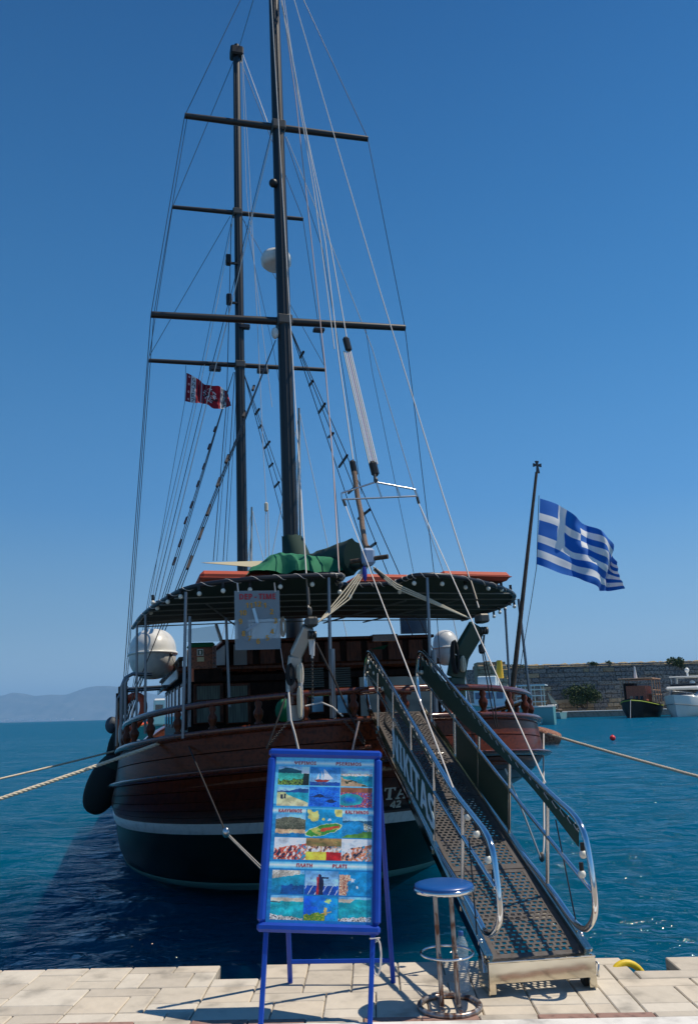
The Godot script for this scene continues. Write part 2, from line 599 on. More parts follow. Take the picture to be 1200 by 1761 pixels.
func build_quay() -> void:
	var q := Node3D.new()
	q.name = "quay"
	q.rotation.y = deg_to_rad(-1.2)
	q.set_meta("kind", "structure")
	add_child(q)
	var b := MB.new()
	b.box(Vector3(0, -2.515, -2.25), Vector3(60, 5.0, 7.15))
	for e in [[-30.0, -1.085], [-0.775, 1.615], [1.925, 30.0]]:
		b.box(Vector3((e[0] + e[1]) * 0.5, -2.515, -5.97), Vector3(e[1] - e[0], 5.0, 0.286))
	put(b, "wall_body", M.quay, q)
	# paving stones of mixed sizes, laid on a small module
	var cw := 0.15
	var cd := 0.1475
	var nx := 56
	var nz := 7
	var busy := {}
	var shapes := [[2, 2], [3, 2], [2, 1], [3, 1], [2, 2], [1, 2], [2, 1], [3, 1], [2, 2], [1, 1]]
	for iz in nz:
		for ix in nx:
			var hole := iz < 2 and ((ix >= 21 and ix < 23) or (ix >= 39 and ix < 41))
			if busy.has(Vector2i(ix, iz)) or hole:
				continue
			var start := rng.randi() % 9
			for tr in 10:
				var s: Array = shapes[(start + tr) % 9] if tr < 9 else shapes[9]
				var ok: bool = ix + s[0] <= nx and iz + s[1] <= nz
				for a in s[0]:
					for c in s[1]:
						var k := Vector2i(ix + a, iz + c)
						if busy.has(k) or (k.y < 2 and ((k.x >= 21 and k.x < 23) or (k.x >= 39 and k.x < 41))):
							ok = false
				if not ok:
					continue
				for a in s[0]:
					for c in s[1]:
						busy[Vector2i(ix + a, iz + c)] = true
				var sb := MB.new()
				var w: float = s[0] * cw - 0.007
				var dd: float = s[1] * cd - 0.007
				sb.box(Vector3.ZERO, Vector3(w, 0.06, dd), Basis.IDENTITY, 0.006)
				var o := put(sb, "paving_stone", M.stones[rng.randi() % 5], q)
				o.position = Vector3(-4.23 + ix * cw + s[0] * cw * 0.5, -0.03 + rng.randf_range(-0.002, 0.002), -6.115 + iz * cd + s[1] * cd * 0.5)
				o.rotation = Vector3(rng.randf_range(-0.004, 0.004), rng.randf_range(-0.006, 0.006), rng.randf_range(-0.004, 0.004))
				break
	# a course of reddish edging tiles, then the white painted apron
	for k in 26:
		var sb := MB.new()
		sb.box(Vector3.ZERO, Vector3(0.313, 0.05, 0.075), Basis.IDENTITY, 0.005)
		var o := put(sb, "edging_tile", M.tile if k % 3 else M.stones[3], q)
		o.position = Vector3(-4.1 + k * 0.32, -0.02 + rng.randf_range(-0.001, 0.001), -5.04)
	var ap := MB.new()
	ap.box(Vector3(0, -0.015, -4.82), Vector3(14, 0.05, 0.34), Basis.IDENTITY, 0.005)
	put(ap, "white_apron", M.white_slab, q)

func build_hills() -> void:
	var ridge := [Vector3(-52000, 520, -24000), Vector3(-38000, 740, -24000), Vector3(-26000, 480, -24000), Vector3(-18578.669, 708.057, -24000), Vector3(-13540.93, 644.916, -24000), Vector3(-11531.235, 658.954, -24000), Vector3(-10197.885, 755.716, -24000), Vector3(-9834.138, 828.332, -24000), Vector3(-9444.999, 785.604, -24000), Vector3(-9155.925, 729.094, -24000), Vector3(-8721.188, 750.724, -24000), Vector3(-8301.158, 739.989, -24000), Vector3(-7987.393, 830.296, -24000), Vector3(-7689.877, 921.201, -24000), Vector3(-7271.572, 959.816, -24000), Vector3(-6765.269, 913.957, -24000), Vector3(-6172.398, 783.861, -24000), Vector3(-5581.1, 654.109, -24000), Vector3(-4825.001, 569.422, -24000), Vector3(-3985.614, 417.545, -24000), Vector3(-2481.153, 232.904, -24000), Vector3(-149.708, 43.96, -24000)]
	var f := FastNoiseLite.new()
	f.seed = 9
	f.frequency = 0.00035
	f.fractal_octaves = 5
	var line_pts := smooth(ridge, 14)
	var rows := []
	for k in 17:
		var row := PackedVector3Array()
		var fr := float(k) / 16.0
		for p in line_pts:
			var h := pow(fr, 1.25) * (p.y + 0.7) + f.get_noise_2d(p.x, fr * 4800.0) * 260.0 * sin(fr * PI)
			row.append(Vector3(p.x, maxf(h, 0.0) - 8.0, -22000.0 - 2000.0 * fr))
		rows.append(row)
	var back := PackedVector3Array()
	for p in line_pts:
		back.append(Vector3(p.x, -8.0, -26500.0))
	rows.append(back)
	var b := MB.new()
	b.grid(rows, false, true)
	put(b, "hills", M.hills, self, "structure")
	# pale specks of a town on the far shore
	var tb := MB.new()
	for k in 260:
		var w := rng.randf_range(30, 90)
		var px := rng.randf_range(-13200, -7400)
		var fr := rng.randf_range(0.0, 0.16) * (1.0 - absf(px + 10700.0) / 5600.0 * 0.7)
		tb.box(Vector3(px, 12.0 + fr * 480.0, -21970.0 - fr * 1600.0), Vector3(w, rng.randf_range(14, 36), 40))
	put(tb, "far_town", M.town, self, "stuff")

func bush(called: String, label: String, c: Vector3, r: Vector3, count: int, leaf: float, sd: int, group := "") -> void:
	var o := thing(called, label, "bush", at_pos(c - Vector3(0, r.y, 0)), group)
	var g := RandomNumberGenerator.new()
	g.seed = sd
	var lobes := []
	for k in 9:
		var a := g.randf() * TAU
		lobes.append(Vector3(cos(a) * r.x * 0.62, r.y * g.randf_range(0.5, 1.55), sin(a) * r.z * 0.62))
	lobes.append(Vector3(0, r.y * 1.3, 0))
	var b := MB.new()
	for k in count:
		var l: Vector3 = lobes[g.randi() % lobes.size()]
		var d := Vector3(g.randfn(), g.randfn(), g.randfn()).normalized() * pow(g.randf(), 0.5) * 0.5
		var p := l + d * r
		p.y = maxf(p.y, 0.02)
		var u := Vector3(g.randfn(), g.randfn(), g.randfn()).normalized()
		var w := u.cross(Vector3(g.randfn(), g.randfn(), g.randfn())).normalized()
		var s := leaf * g.randf_range(0.6, 1.3)
		var nn := u.cross(w)
		b.face(PackedVector3Array([p - u * s, p + w * s * 0.55, p + u * s, p - w * s * 0.55]), nn)
	put(b, "foliage", M.foliage, o)
	var st := MB.new()
	for k in 3:
		st.tube(PackedVector3Array([Vector3(k * 0.1 * r.x, -0.1, 0), lobes[k]]), r.x * 0.035, 5)
	put(st, "stem", M.old_wood, o)

func build_castle() -> void:
	var p := MB.new()
	p.box(Vector3(110, -0.2, -222.5), Vector3(150, 1.5, 9), Basis.IDENTITY, 0.1)
	put(p, "far_quay", M.pier, self, "structure")
	var ed := MB.new()
	ed.box(Vector3(110, 0.62, -218.3), Vector3(150.4, 0.25, 1.4), Basis.IDENTITY, 0.05)
	put(ed, "far_quay_kerb", M.white_slab, self, "structure")
	var w := thing("castle_wall", "long dark grey stone fortress wall with dry grass along its top behind the moored boats", "wall", at_pos(Vector3(36, 0, -226)))
	var body := MB.new()
	body.box(Vector3(57, 6.1, -2.0), Vector3(124, 12.4, 3.6))
	put(body, "wall_core", M.blocks[4], w)
	var variants := []
	for k in 4:
		var vb := MB.new()
		vb.box(Vector3.ZERO, Vector3(1.5 + 0.75 * k, 1.02 + 0.035 * k, 0.9), Basis.IDENTITY, 0.09)
		variants.append(vb.make())
	for row in 11:
		var wx := -1.5 + rng.randf() * 1.5
		while wx < 66.0:
			var k := rng.randi() % 4
			var o := MeshInstance3D.new()
			o.name = "stone_block"
			o.mesh = variants[k]
			o.material_override = M.blocks[rng.randi() % 5] if (row > 2 or rng.randf() < 0.4) else M.warm_blocks[rng.randi() % 3]
			if row > 2 and rng.randf() < 0.05:
				o.material_override = M.warm_blocks[rng.randi() % 3]
			var bw: float = 1.5 + 0.75 * k
			o.position = Vector3(wx + bw * 0.5, 0.95 + row * 1.16 + rng.randf_range(-0.03, 0.03), rng.randf_range(-0.16, 0.14))
			o.rotation.z = rng.randf_range(-0.014, 0.014)
			w.add_child(o, true)
			wx += bw + 0.06
	var cope := MB.new()
	var rows := []
	for k in 5:
		var row := PackedVector3Array()
		for j in 141:
			var px := -3.0 + j * 0.87
			var bump := [0.0, 0.8, 1.0, 0.8, 0.0][k] as float
			row.append(Vector3(px, 12.5 + bump * (0.85 + 0.22 * sin(j * 1.7) * sin(j * 0.37) + 0.1 * sin(j * 2.9)), 0.6 - k * 1.1))
		rows.append(row)
	cope.grid(rows)
	put(cope, "dry_grass", M.dry_grass, w, "stuff")
	var t := thing("ruined_tower", "short pale sandstone tower stump left of the dark fortress wall", "tower", at_pos(Vector3(30.6, 0, -205)))
	var core := MB.new()
	core.box(Vector3(3.6, 6.6, -3), Vector3(7.0, 13.0, 5.6))
	put(core, "tower_core", M.warm_blocks[1], t)
	for row in 12:
		for col in 5:
			if row == 11 and col % 2 == 0:
				continue
			var vb := MB.new()
			vb.box(Vector3.ZERO, Vector3(1.36, 1.0, 0.8), Basis.IDENTITY, 0.13)
			var o := put(vb, "stone_block", M.warm_blocks[rng.randi() % 3], t)
			o.position = Vector3(0.9 + col * 1.42 + (0.35 if row % 2 else 0.0), 1.1 + row * 1.07, 0.0 + rng.randf_range(-0.1, 0.1))
	bush("shrub", "wide green shrub at the fortress wall's foot, left of the black tour boat", Vector3(60.2, 4.506, -221), Vector3(4.9, 3.2, 2.2), 2600, 0.32, 3)
	bush("shrub", "dark round shrub growing on top of the fortress wall above the white motor yacht", Vector3(87.854, 12.566, -226), Vector3(2.4, 1.9, 1.6), 1100, 0.28, 4)
	bush("shrub", "pale green shrub on top of the fortress wall, right above the wide green one", Vector3(65.353, 12.834, -226), Vector3(1.7, 0.9, 1.2), 500, 0.24, 5)
	bush("shrub", "small spiky shrub on top of the fortress wall between two larger shrubs", Vector3(69.484, 12.883, -226), Vector3(0.9, 1.0, 0.8), 300, 0.22, 6)
	bush("shrub", "low spreading shrub on the fortress wall top behind the flagstaff", Vector3(42.511, 12.954, -226), Vector3(4.6, 0.8, 1.2), 700, 0.24, 7)

func hull_mesh(length: float, beam: float, free: float, rise: float, stern := 0.8) -> MB:
	var b := MB.new()
	var rows := []
	var deck := []
	for i in 17:
		var f := i / 16.0
		var hw := beam * 0.5 * (lerpf(stern, 1.0, minf(f / 0.4, 1.0)) if f < 0.4 else sqrt(maxf(0.0, 1.0 - pow((f - 0.4) / 0.6, 2.4))))
		hw = maxf(hw, 0.02)
		var y := free + rise * f * f * f
		var z := length * (0.5 - f)
		var rake := -length * 0.07 * f * f
		rows.append(PackedVector3Array([Vector3(-hw, y, z + rake), Vector3(-hw * 0.96, y * 0.5, z + rake * 0.5), Vector3(-hw * 0.7, -0.3, z), Vector3(0, -0.8, z), Vector3(hw * 0.7, -0.3, z), Vector3(hw * 0.96, y * 0.5, z + rake * 0.5), Vector3(hw, y, z + rake)]))
		deck.append(PackedVector3Array([Vector3(-hw * 0.98, y - 0.12, z + rake), Vector3(hw * 0.98, y - 0.12, z + rake)]))
	b.grid(rows)
	b.grid(deck, false, true)
	b.face(rows[0], Vector3(0, 0, 1))
	return b

func rail_mesh(length: float, beam: float, free: float, rise: float, r: float, stern := 0.8) -> MB:
	var b := MB.new()
	for side in [-1.0, 1.0]:
		var pts := PackedVector3Array()
		for i in 17:
			var f := i / 16.0
			var hw := beam * 0.5 * (lerpf(stern, 1.0, minf(f / 0.4, 1.0)) if f < 0.4 else sqrt(maxf(0.0, 1.0 - pow((f - 0.4) / 0.6, 2.4))))
			pts.append(Vector3(side * (maxf(hw, 0.02) + r * 0.3), free + rise * f * f * f, length * (0.5 - f) - length * 0.07 * f * f))
		b.tube(pts, r, 6)
	return b

func part_box(parent: Node3D, called: String, m: Material, c: Vector3, s: Vector3, ch := 0.0, b := Basis.IDENTITY) -> MeshInstance3D:
	var k := MB.new()
	k.box(c, s, b, ch)
	return put(k, called, m, parent)

func build_far_boats() -> void:
	# black tour boat, bow towards us
	var t := thing("tour_boat", "black wooden tour boat with brown frames and a yellow green sheer stripe", "boat", at_pos(Vector3(64.468, -0.7, -188.542), PI - 0.52))
	put(hull_mesh(19, 7.6, 2.7, 1.2), "hull", M.black, t)
	put(rail_mesh(19, 7.6, 2.3, 1.2, 0.13), "sheer_stripe", paint(rgb(150, 170, 50), 0.6), t)
	part_box(t, "cabin", skin(paint(rgb(196, 110, 80), 0.7), M.dark_wood.albedo_texture, Vector3(1, 1, 1)), Vector3(0.4, 4.9, 1.2), Vector3(4.2, 3.6, 7), 0.08)
	for k in 3:
		part_box(t, "window", M.window, Vector3(-0.7 + k * 1.1, 4.0, -2.32), Vector3(0.7, 0.9, 0.06))
	part_box(t, "wheelhouse", M.dark_wood, Vector3(1.9, 5.2, -0.4), Vector3(2.3, 4.2, 3.4), 0.06)
	part_box(t, "upper_deck", M.far_wood, Vector3(0, 4.75, 4.4), Vector3(6.6, 0.2, 7.4))
	part_box(t, "canopy", M.far_wood, Vector3(0, 8.2, 1.2), Vector3(7.4, 0.22, 10.4), 0.05)
	for sx in [-1, 1]:
		for k in 4:
			part_box(t, "post", M.far_wood, Vector3(sx * 3.4, 5.6, -3.4 + k * 3.1), Vector3(0.16, 5.1, 0.16))
		part_box(t, "deck_rail", M.far_wood, Vector3(sx * 3.4, 5.7, 1.2), Vector3(0.1, 0.14, 9.6))
	var mm := MB.new()
	mm.tube(PackedVector3Array([Vector3(0.3, 8.3, -1.6), Vector3(0.3, 11.0, -1.5)]), 0.3, 8, true, PackedFloat32Array([0.42, 0.12]))
	put(mm, "radar_mast", M.white, t)
	var ch := MB.new()
	ch.tube(PackedVector3Array([Vector3(0, 3.6, -10.9), Vector3(0.1, -0.2, -12.4)]), 0.07, 5)
	put(ch, "anchor_chain", M.line_white, t)
	# white motor yacht
	t = thing("motor_yacht", "large white motor yacht with dark windows moored beside the black tour boat", "yacht", at_pos(Vector3(74.593, -0.7, -186.804), PI - 0.6))
	put(hull_mesh(24, 8.4, 3.3, 1.1, 0.95), "hull", M.white, t)
	put(rail_mesh(24, 8.4, 1.5, 1.0, 0.09, 0.95), "rubbing_strip", M.batten, t)
	put(rail_mesh(24, 8.0, 4.0, 1.1, 0.045, 0.95), "bow_rail", M.steel, t)
	for sx in [-1, 1]:
		for k in 7:
			part_box(t, "rail_post", M.steel, Vector3(sx * (4.0 - 0.12 * k * k * 0.5), 3.8 + 0.08 * k, 2.0 - k * 1.9), Vector3(0.05, 0.9, 0.05))
	var house := MB.new()
	# sloped deckhouse: long in side view, rounded in plan
	var sec := []
	for e in [[3.3, 3.5, -7.4, 9.5], [4.0, 3.45, -6.6, 9.5], [4.35, 3.4, -6.2, 9.4]]:
		var ring := PackedVector3Array()
		for k in 24:
			var an := TAU * k / 24.0
			var zz: float = lerpf(e[2], e[3], 0.5 + 0.5 * sin(an))
			ring.append(Vector3(e[1] * signf(cos(an)) * pow(absf(cos(an)), 0.35), e[0], zz))
		sec.append(ring)
	house.grid(sec, true, true)
	put(house, "deckhouse", M.white, t)
	var gl := MB.new()
	var gsec := []
	for e in [[4.35, 3.36, -6.2, 8.6], [5.45, 3.1, -4.6, 8.4]]:
		var ring := PackedVector3Array()
		for k in 24:
			var an := TAU * k / 24.0
			ring.append(Vector3(e[1] * signf(cos(an)) * pow(absf(cos(an)), 0.35), e[0], lerpf(e[2], e[3], 0.5 + 0.5 * sin(an))))
		gsec.append(ring)
	gl.grid(gsec, true, true)
	put(gl, "window_band", M.window, t)
	for k in 5:
		part_box(t, "window_pillar", M.white, Vector3(-3.25, 4.9, -2.4 + k * 2.4), Vector3(0.22, 1.2, 0.3), 0.04, Basis(Vector3.FORWARD, 0.2))
		part_box(t, "window_pillar", M.white, Vector3(3.25, 4.9, -2.4 + k * 2.4), Vector3(0.22, 1.2, 0.3), 0.04, Basis(Vector3.FORWARD, -0.2))
	part_box(t, "flybridge", M.white, Vector3(0, 5.85, 1.6), Vector3(7.2, 0.8, 13.4), 0.38)
	part_box(t, "flybridge_screen", M.window, Vector3(0, 6.5, -3.6), Vector3(5.6, 0.8, 0.12), 0.04, Basis(Vector3.RIGHT, -0.6))
	for sx in [-1, 1]:
		part_box(t, "roof_arch", M.white, Vector3(sx * 2.9, 7.2, 3.2), Vector3(0.3, 2.2, 1.0), 0.1, Basis(Vector3.RIGHT, 0.35))
		part_box(t, "roof_post", M.white, Vector3(sx * 2.9, 7.2, -1.6), Vector3(0.14, 2.2, 0.14), 0.03, Basis(Vector3.RIGHT, -0.2))
		part_box(t, "hull_window", M.window, Vector3(sx * 4.1, 2.2, -1.4), Vector3(0.16, 0.5, 2.6), 0.05)
	part_box(t, "hardtop", M.white, Vector3(0, 8.35, 1.2), Vector3(6.4, 0.26, 7.4), 0.12)
	var rd := MB.new()
	rd.tube(PackedVector3Array([Vector3(0, 8.4, 1.5), Vector3(0, 9.4, 1.5)]), 0.22, 8)
	rd.ball(Vector3(0, 9.9, 1.5), Vector3(0.5, 0.55, 0.5))
	put(rd, "radar_dome", M.white, t)
	var sd := MB.new()
	sd.ball(Vector3(-1.4, 6.9, -1.0), Vector3(0.6, 0.65, 0.6))
	put(sd, "satellite_dome", M.white, t)
	part_box(t, "anchor", M.black, Vector3(1.0, 2.3, -10.6), Vector3(0.5, 0.9, 0.5), 0.1)
	# pale blue and white ferry behind the stern rail
	t = thing("small_ferry", "white and pale blue passenger boat with a yellow funnel behind the ship's rail", "boat", at_pos(Vector3(24.548, 0.607, -135) * Vector3(1, 0, 1) + Vector3(0, -0.7, 0), 1.25))
	put(hull_mesh(11, 4.2, 1.9, 0.9), "hull", paint(rgb(96, 160, 166), 0.4), t)
	put(rail_mesh(11, 4.2, 1.9, 0.9, 0.12), "rubbing_rail", M.white, t)
	t.scale = Vector3.ONE * 1.35
	var pale := paint(rgb(206, 222, 228), 0.4)
	part_box(t, "deckhouse", pale, Vector3(0, 3.0, -1.6), Vector3(3.2, 2.4, 4.0), 0.1)
	part_box(t, "roof", M.white, Vector3(0, 4.3, -1.4), Vector3(3.7, 0.18, 5.0), 0.05)
	part_box(t, "upper_cabin", pale, Vector3(0, 5.0, -2.0), Vector3(2.4, 1.3, 2.2), 0.1)
	for k in 3:
		part_box(t, "window", paint(rgb(48, 96, 130), 0.1), Vector3(1.62, 3.35, -3.0 + k * 1.25), Vector3(0.05, 0.75, 0.8))
		part_box(t, "window", paint(rgb(48, 96, 130), 0.1), Vector3(-1.62, 3.35, -3.0 + k * 1.25), Vector3(0.05, 0.75, 0.8))
		part_box(t, "window", paint(rgb(48, 96, 130), 0.1), Vector3(-0.9 + k * 0.9, 3.35, 0.42), Vector3(0.6, 0.75, 0.05))
	var fun := MB.new()
	fun.tube(PackedVector3Array([Vector3(0, 5.4, -0.6), Vector3(0, 7.5, -0.5)]), 0.3, 10, true, PackedFloat32Array([0.5, 0.3]))
	put(fun, "funnel", paint(rgb(222, 176, 40), 0.5), t)
	for sx in [-1, 1]:
		for k in 4:
			part_box(t, "rail_post", M.white, Vector3(sx * 1.7, 3.2, 1.0 + k * 1.1), Vector3(0.08, 2.4, 0.08))
		for k in 3:
			part_box(t, "guard_rail", M.white, Vector3(sx * 1.7, 2.5 + k * 0.7, 2.7), Vector3(0.07, 0.07, 3.6))
	part_box(t, "aft_canopy", pale, Vector3(0, 4.4, 3.0), Vector3(3.6, 0.12, 3.6))
	# small fishing boat
	t = thing("fishing_boat", "small white and teal fishing boat with a furled cream sail beside the far quay", "boat", at_pos(Vector3(46.869, -0.7, -200.199), 0.6))
	put(hull_mesh(7.5, 3.0, 1.3, 0.8), "hull", paint(rgb(120, 172, 176), 0.4), t)
	put(rail_mesh(7.5, 3.0, 1.3, 0.8, 0.12), "gunwale", M.white, t)
	part_box(t, "wheelhouse", M.white, Vector3(0, 2.2, 0.4), Vector3(1.6, 1.9, 1.8), 0.1)
	part_box(t, "window", M.window, Vector3(0, 2.6, 1.32), Vector3(1.1, 0.6, 0.05))
	part_box(t, "net_heap", M.old_wood, Vector3(0, 1.7, 2.4), Vector3(1.7, 0.9, 1.3), 0.3)
	var sl := MB.new()
	sl.face(PackedVector3Array([Vector3(0.2, 6.2, -1.0), Vector3(0.2, 3.2, 2.2), Vector3(0.2, 3.4, 0.2)]), Vector3(1, 0, 0))
	sl.face(PackedVector3Array([Vector3(0.14, 6.2, -1.0), Vector3(0.14, 3.2, 2.2), Vector3(0.14, 3.4, 0.2)]), Vector3(-1, 0, 0))
	put(sl, "sail", paint(rgb(214, 200, 172), 0.9), t)
	part_box(t, "mast", M.old_wood, Vector3(0.17, 4.2, -0.9), Vector3(0.12, 5.0, 0.12))
	# teal boat seen past the port side
	t = thing("trawler", "teal boat with orange gunwale and white wheelhouse beyond the ship's left side", "boat", at_pos(Vector3(-17.2, -0.7, -78), -0.12))
	put(hull_mesh(13, 4.6, 1.7, 1.6), "hull", paint(rgb(40, 140, 130), 0.5), t)
	put(rail_mesh(13, 4.6, 1.7, 1.6, 0.16), "gunwale", M.orange2, t)
	part_box(t, "wheelhouse", M.white, Vector3(0.2, 2.9, 0.6), Vector3(2.2, 2.4, 2.6), 0.15)
	for k in 2:
		part_box(t, "window", M.window, Vector3(-0.3 + k * 1.0, 3.2, 1.92), Vector3(0.7, 0.7, 0.05))
	part_box(t, "mast", M.wire, Vector3(0, 5.4, -0.4), Vector3(0.12, 3.0, 0.12))
	part_box(t, "mast_light", M.black, Vector3(0, 6.3, -0.3), Vector3(0.6, 0.25, 0.25))
	# two sailing yachts whose masts rise behind the ship
	for e in [[Vector3(-3.831, 25.743, -62), 11.0, "white sailing yacht behind the ship whose tall mast shows beside the near mast"], [Vector3(-9.836, 22.203, -80), 9.0, "sailing yacht behind the ship with a short mast right of the far mast"]]:
		var top: Vector3 = e[0]
		t = thing("sailing_yacht", e[2], "yacht", at_pos(Vector3(top.x, -0.7, top.z), -1.2), "sailing yachts behind the ship")
		var hgt: float = top.y + 0.7
		put(hull_mesh(e[1], 3.4, 1.2, 0.3), "hull", M.white, t)
		var mb := MB.new()
		mb.tube(PackedVector3Array([Vector3(0, 0.8, 0), Vector3(0, hgt, 0)]), 0.09, 8)
		put(mb, "mast", M.batten, t)
		for k in 9:
			var e2: Vector3 = [Vector3(0, 1.4, -5.0), Vector3(0, 1.4, 4.8), Vector3(1.5, 1.2, 0.3), Vector3(-1.5, 1.2, 0.3), Vector3(0, 2.2, 1.2), Vector3(0, 2.2, 2.4), Vector3(0, 2.2, 3.4), Vector3(1.3, 1.2, 1.0), Vector3(-1.3, 1.2, 1.0)][k]
			line(t, "stay", M.line_white, 0.03, [Vector3(0, hgt - 0.1 - 0.5 * k, 0), e2], 4)
		part_box(t, "boom", M.white, Vector3(0, 2.1, 2.0), Vector3(0.25, 0.3, 4.2), 0.1)
	# buoys
	var m := MB.new()
	m.lathe(PackedVector2Array([Vector2(0.02, -1.0), Vector2(0.8, -0.95), Vector2(0.98, -0.7), Vector2(1.0, 0.6), Vector2(0.85, 0.85), Vector2(0.02, 0.92)]), Transform3D(Basis(Vector3.FORWARD, 0.35) * Basis(Vector3.RIGHT, 0.2), Vector3.ZERO), 24)
	var by := single(m, "mooring_buoy", skin(paint(rgb(214, 160, 128), 0.85), M.rusty.albedo_texture, Vector3(0.5, 0.5, 0.5)), "big rusty brown drum buoy floating right of the ship's stern", "buoy")
	by.position = Vector3(13.832, -0.7, -60.389) + Vector3(-0.25, 0.12, 0)
	by.scale = Vector3(1.0, 0.85, 1.0)
	m = MB.new()
	m.ball(Vector3.ZERO, Vector3(0.21, 0.2, 0.21))
	m.tube(PackedVector3Array([Vector3(0, 0.18, 0), Vector3(0, 0.26, 0)]), 0.04, 6)
	by = single(m, "red_float", paint(rgb(214, 40, 44), 0.4), "small red ball float on open water at right", "buoy")
	by.position = Vector3(18.723, -0.7, -61.586) + Vector3(0, 0.12, 0)

func sheer(s: float) -> float:
	return 2.26 - 0.12 * s + 0.005 * s * s

# levels of the hull from the cap rail down: height offset rule, stern station, roundness length, half beam
const LV := [[0.0, 0.0, 3.2, 2.98], [0.42, -0.03, 3.2, 3.03], [0.86, 0.85, 3.2, 3.1], [-0.98, 1.95, 3.3, 3.07], [-0.81, 2.2, 3.5, 3.04], [0.0, 2.95, 4.4, 2.88], [0.0, 4.0, 6.0, 2.2]]

func level_y(k: int, s: float) -> float:
	match k:
		0: return sheer(s)
		1: return sheer(s) - 0.42
		2: return lerpf(sheer(s) - 0.42, 0.98, 0.48)
		3: return 0.98 + 0.1 * (sheer(s) - 1.8)
		4: return 0.81 + 0.1 * (sheer(s) - 1.8)
		5: return 0.0
	return -0.6

func hull_point(lv: float, u: float, side: float, off := 0.0) -> Vector3:
	var k := clampi(int(lv), 0, 5)
	var f := lv - k
	var vals := []
	for c in [1, 2, 3]:
		var p0: float = LV[maxi(k - 1, 0)][c]
		var p1: float = LV[k][c]
		var p2: float = LV[k + 1][c]
		var p3: float = LV[mini(k + 2, 6)][c]
		vals.append(cubic_interpolate(p1, p2, p0, p3, f) if k >= 1 and k < 5 else lerpf(p1, p2, f))
	var s0: float = vals[0] - off
	var a: float = vals[1]
	var w: float = vals[2] + off
	var lb := 24.5 - lv * 0.55
	var s := s0 + (lb - s0) * pow(u, 2.4)
	var d := s - s0
	var hb := w * pow(maxf(0.0, 1.0 - pow(maxf(0.0, 1.0 - d / a), 2.4)), 1.0 / 2.4) if d < a else w
	if s > 3.0:
		hb *= 1.0 - 0.012 * minf(s - 3.0, 9.0) * clampf(1.0 - lv / 3.0, 0.0, 1.0)
	if s > 12.0:
		hb *= sqrt(maxf(0.0, 1.0 - pow((s - 12.0) / (lb - 12.0), 2.2)))
	var y := lerpf(level_y(k, s), level_y(k + 1, s), f)
	return Vector3(side * hb, y, -s)

func hull_ring(lv: float, off := 0.0, dy := 0.0) -> PackedVector3Array:
	var row := PackedVector3Array()
	for i in range(48, -1, -1):
		row.append(hull_point(lv, i / 48.0, -1.0, off) + Vector3(0, dy, 0))
	for i in range(1, 49):
		row.append(hull_point(lv, i / 48.0, 1.0, off) + Vector3(0, dy, 0))
	return row

# outline at deck level walked from the stern: side -1 port, 1 starboard; returns points by distance
func outline(side: float, inset: float, dy: float, s_from: float, s_to: float, n := 40) -> PackedVector3Array:
	var out := PackedVector3Array()
	for i in 400:
		var p := hull_point(0.0, i / 399.0, side, -inset)
		if -p.z >= s_from and -p.z <= s_to:
			out.append(p + Vector3(0, dy, 0))
	return out

var ship: Node3D

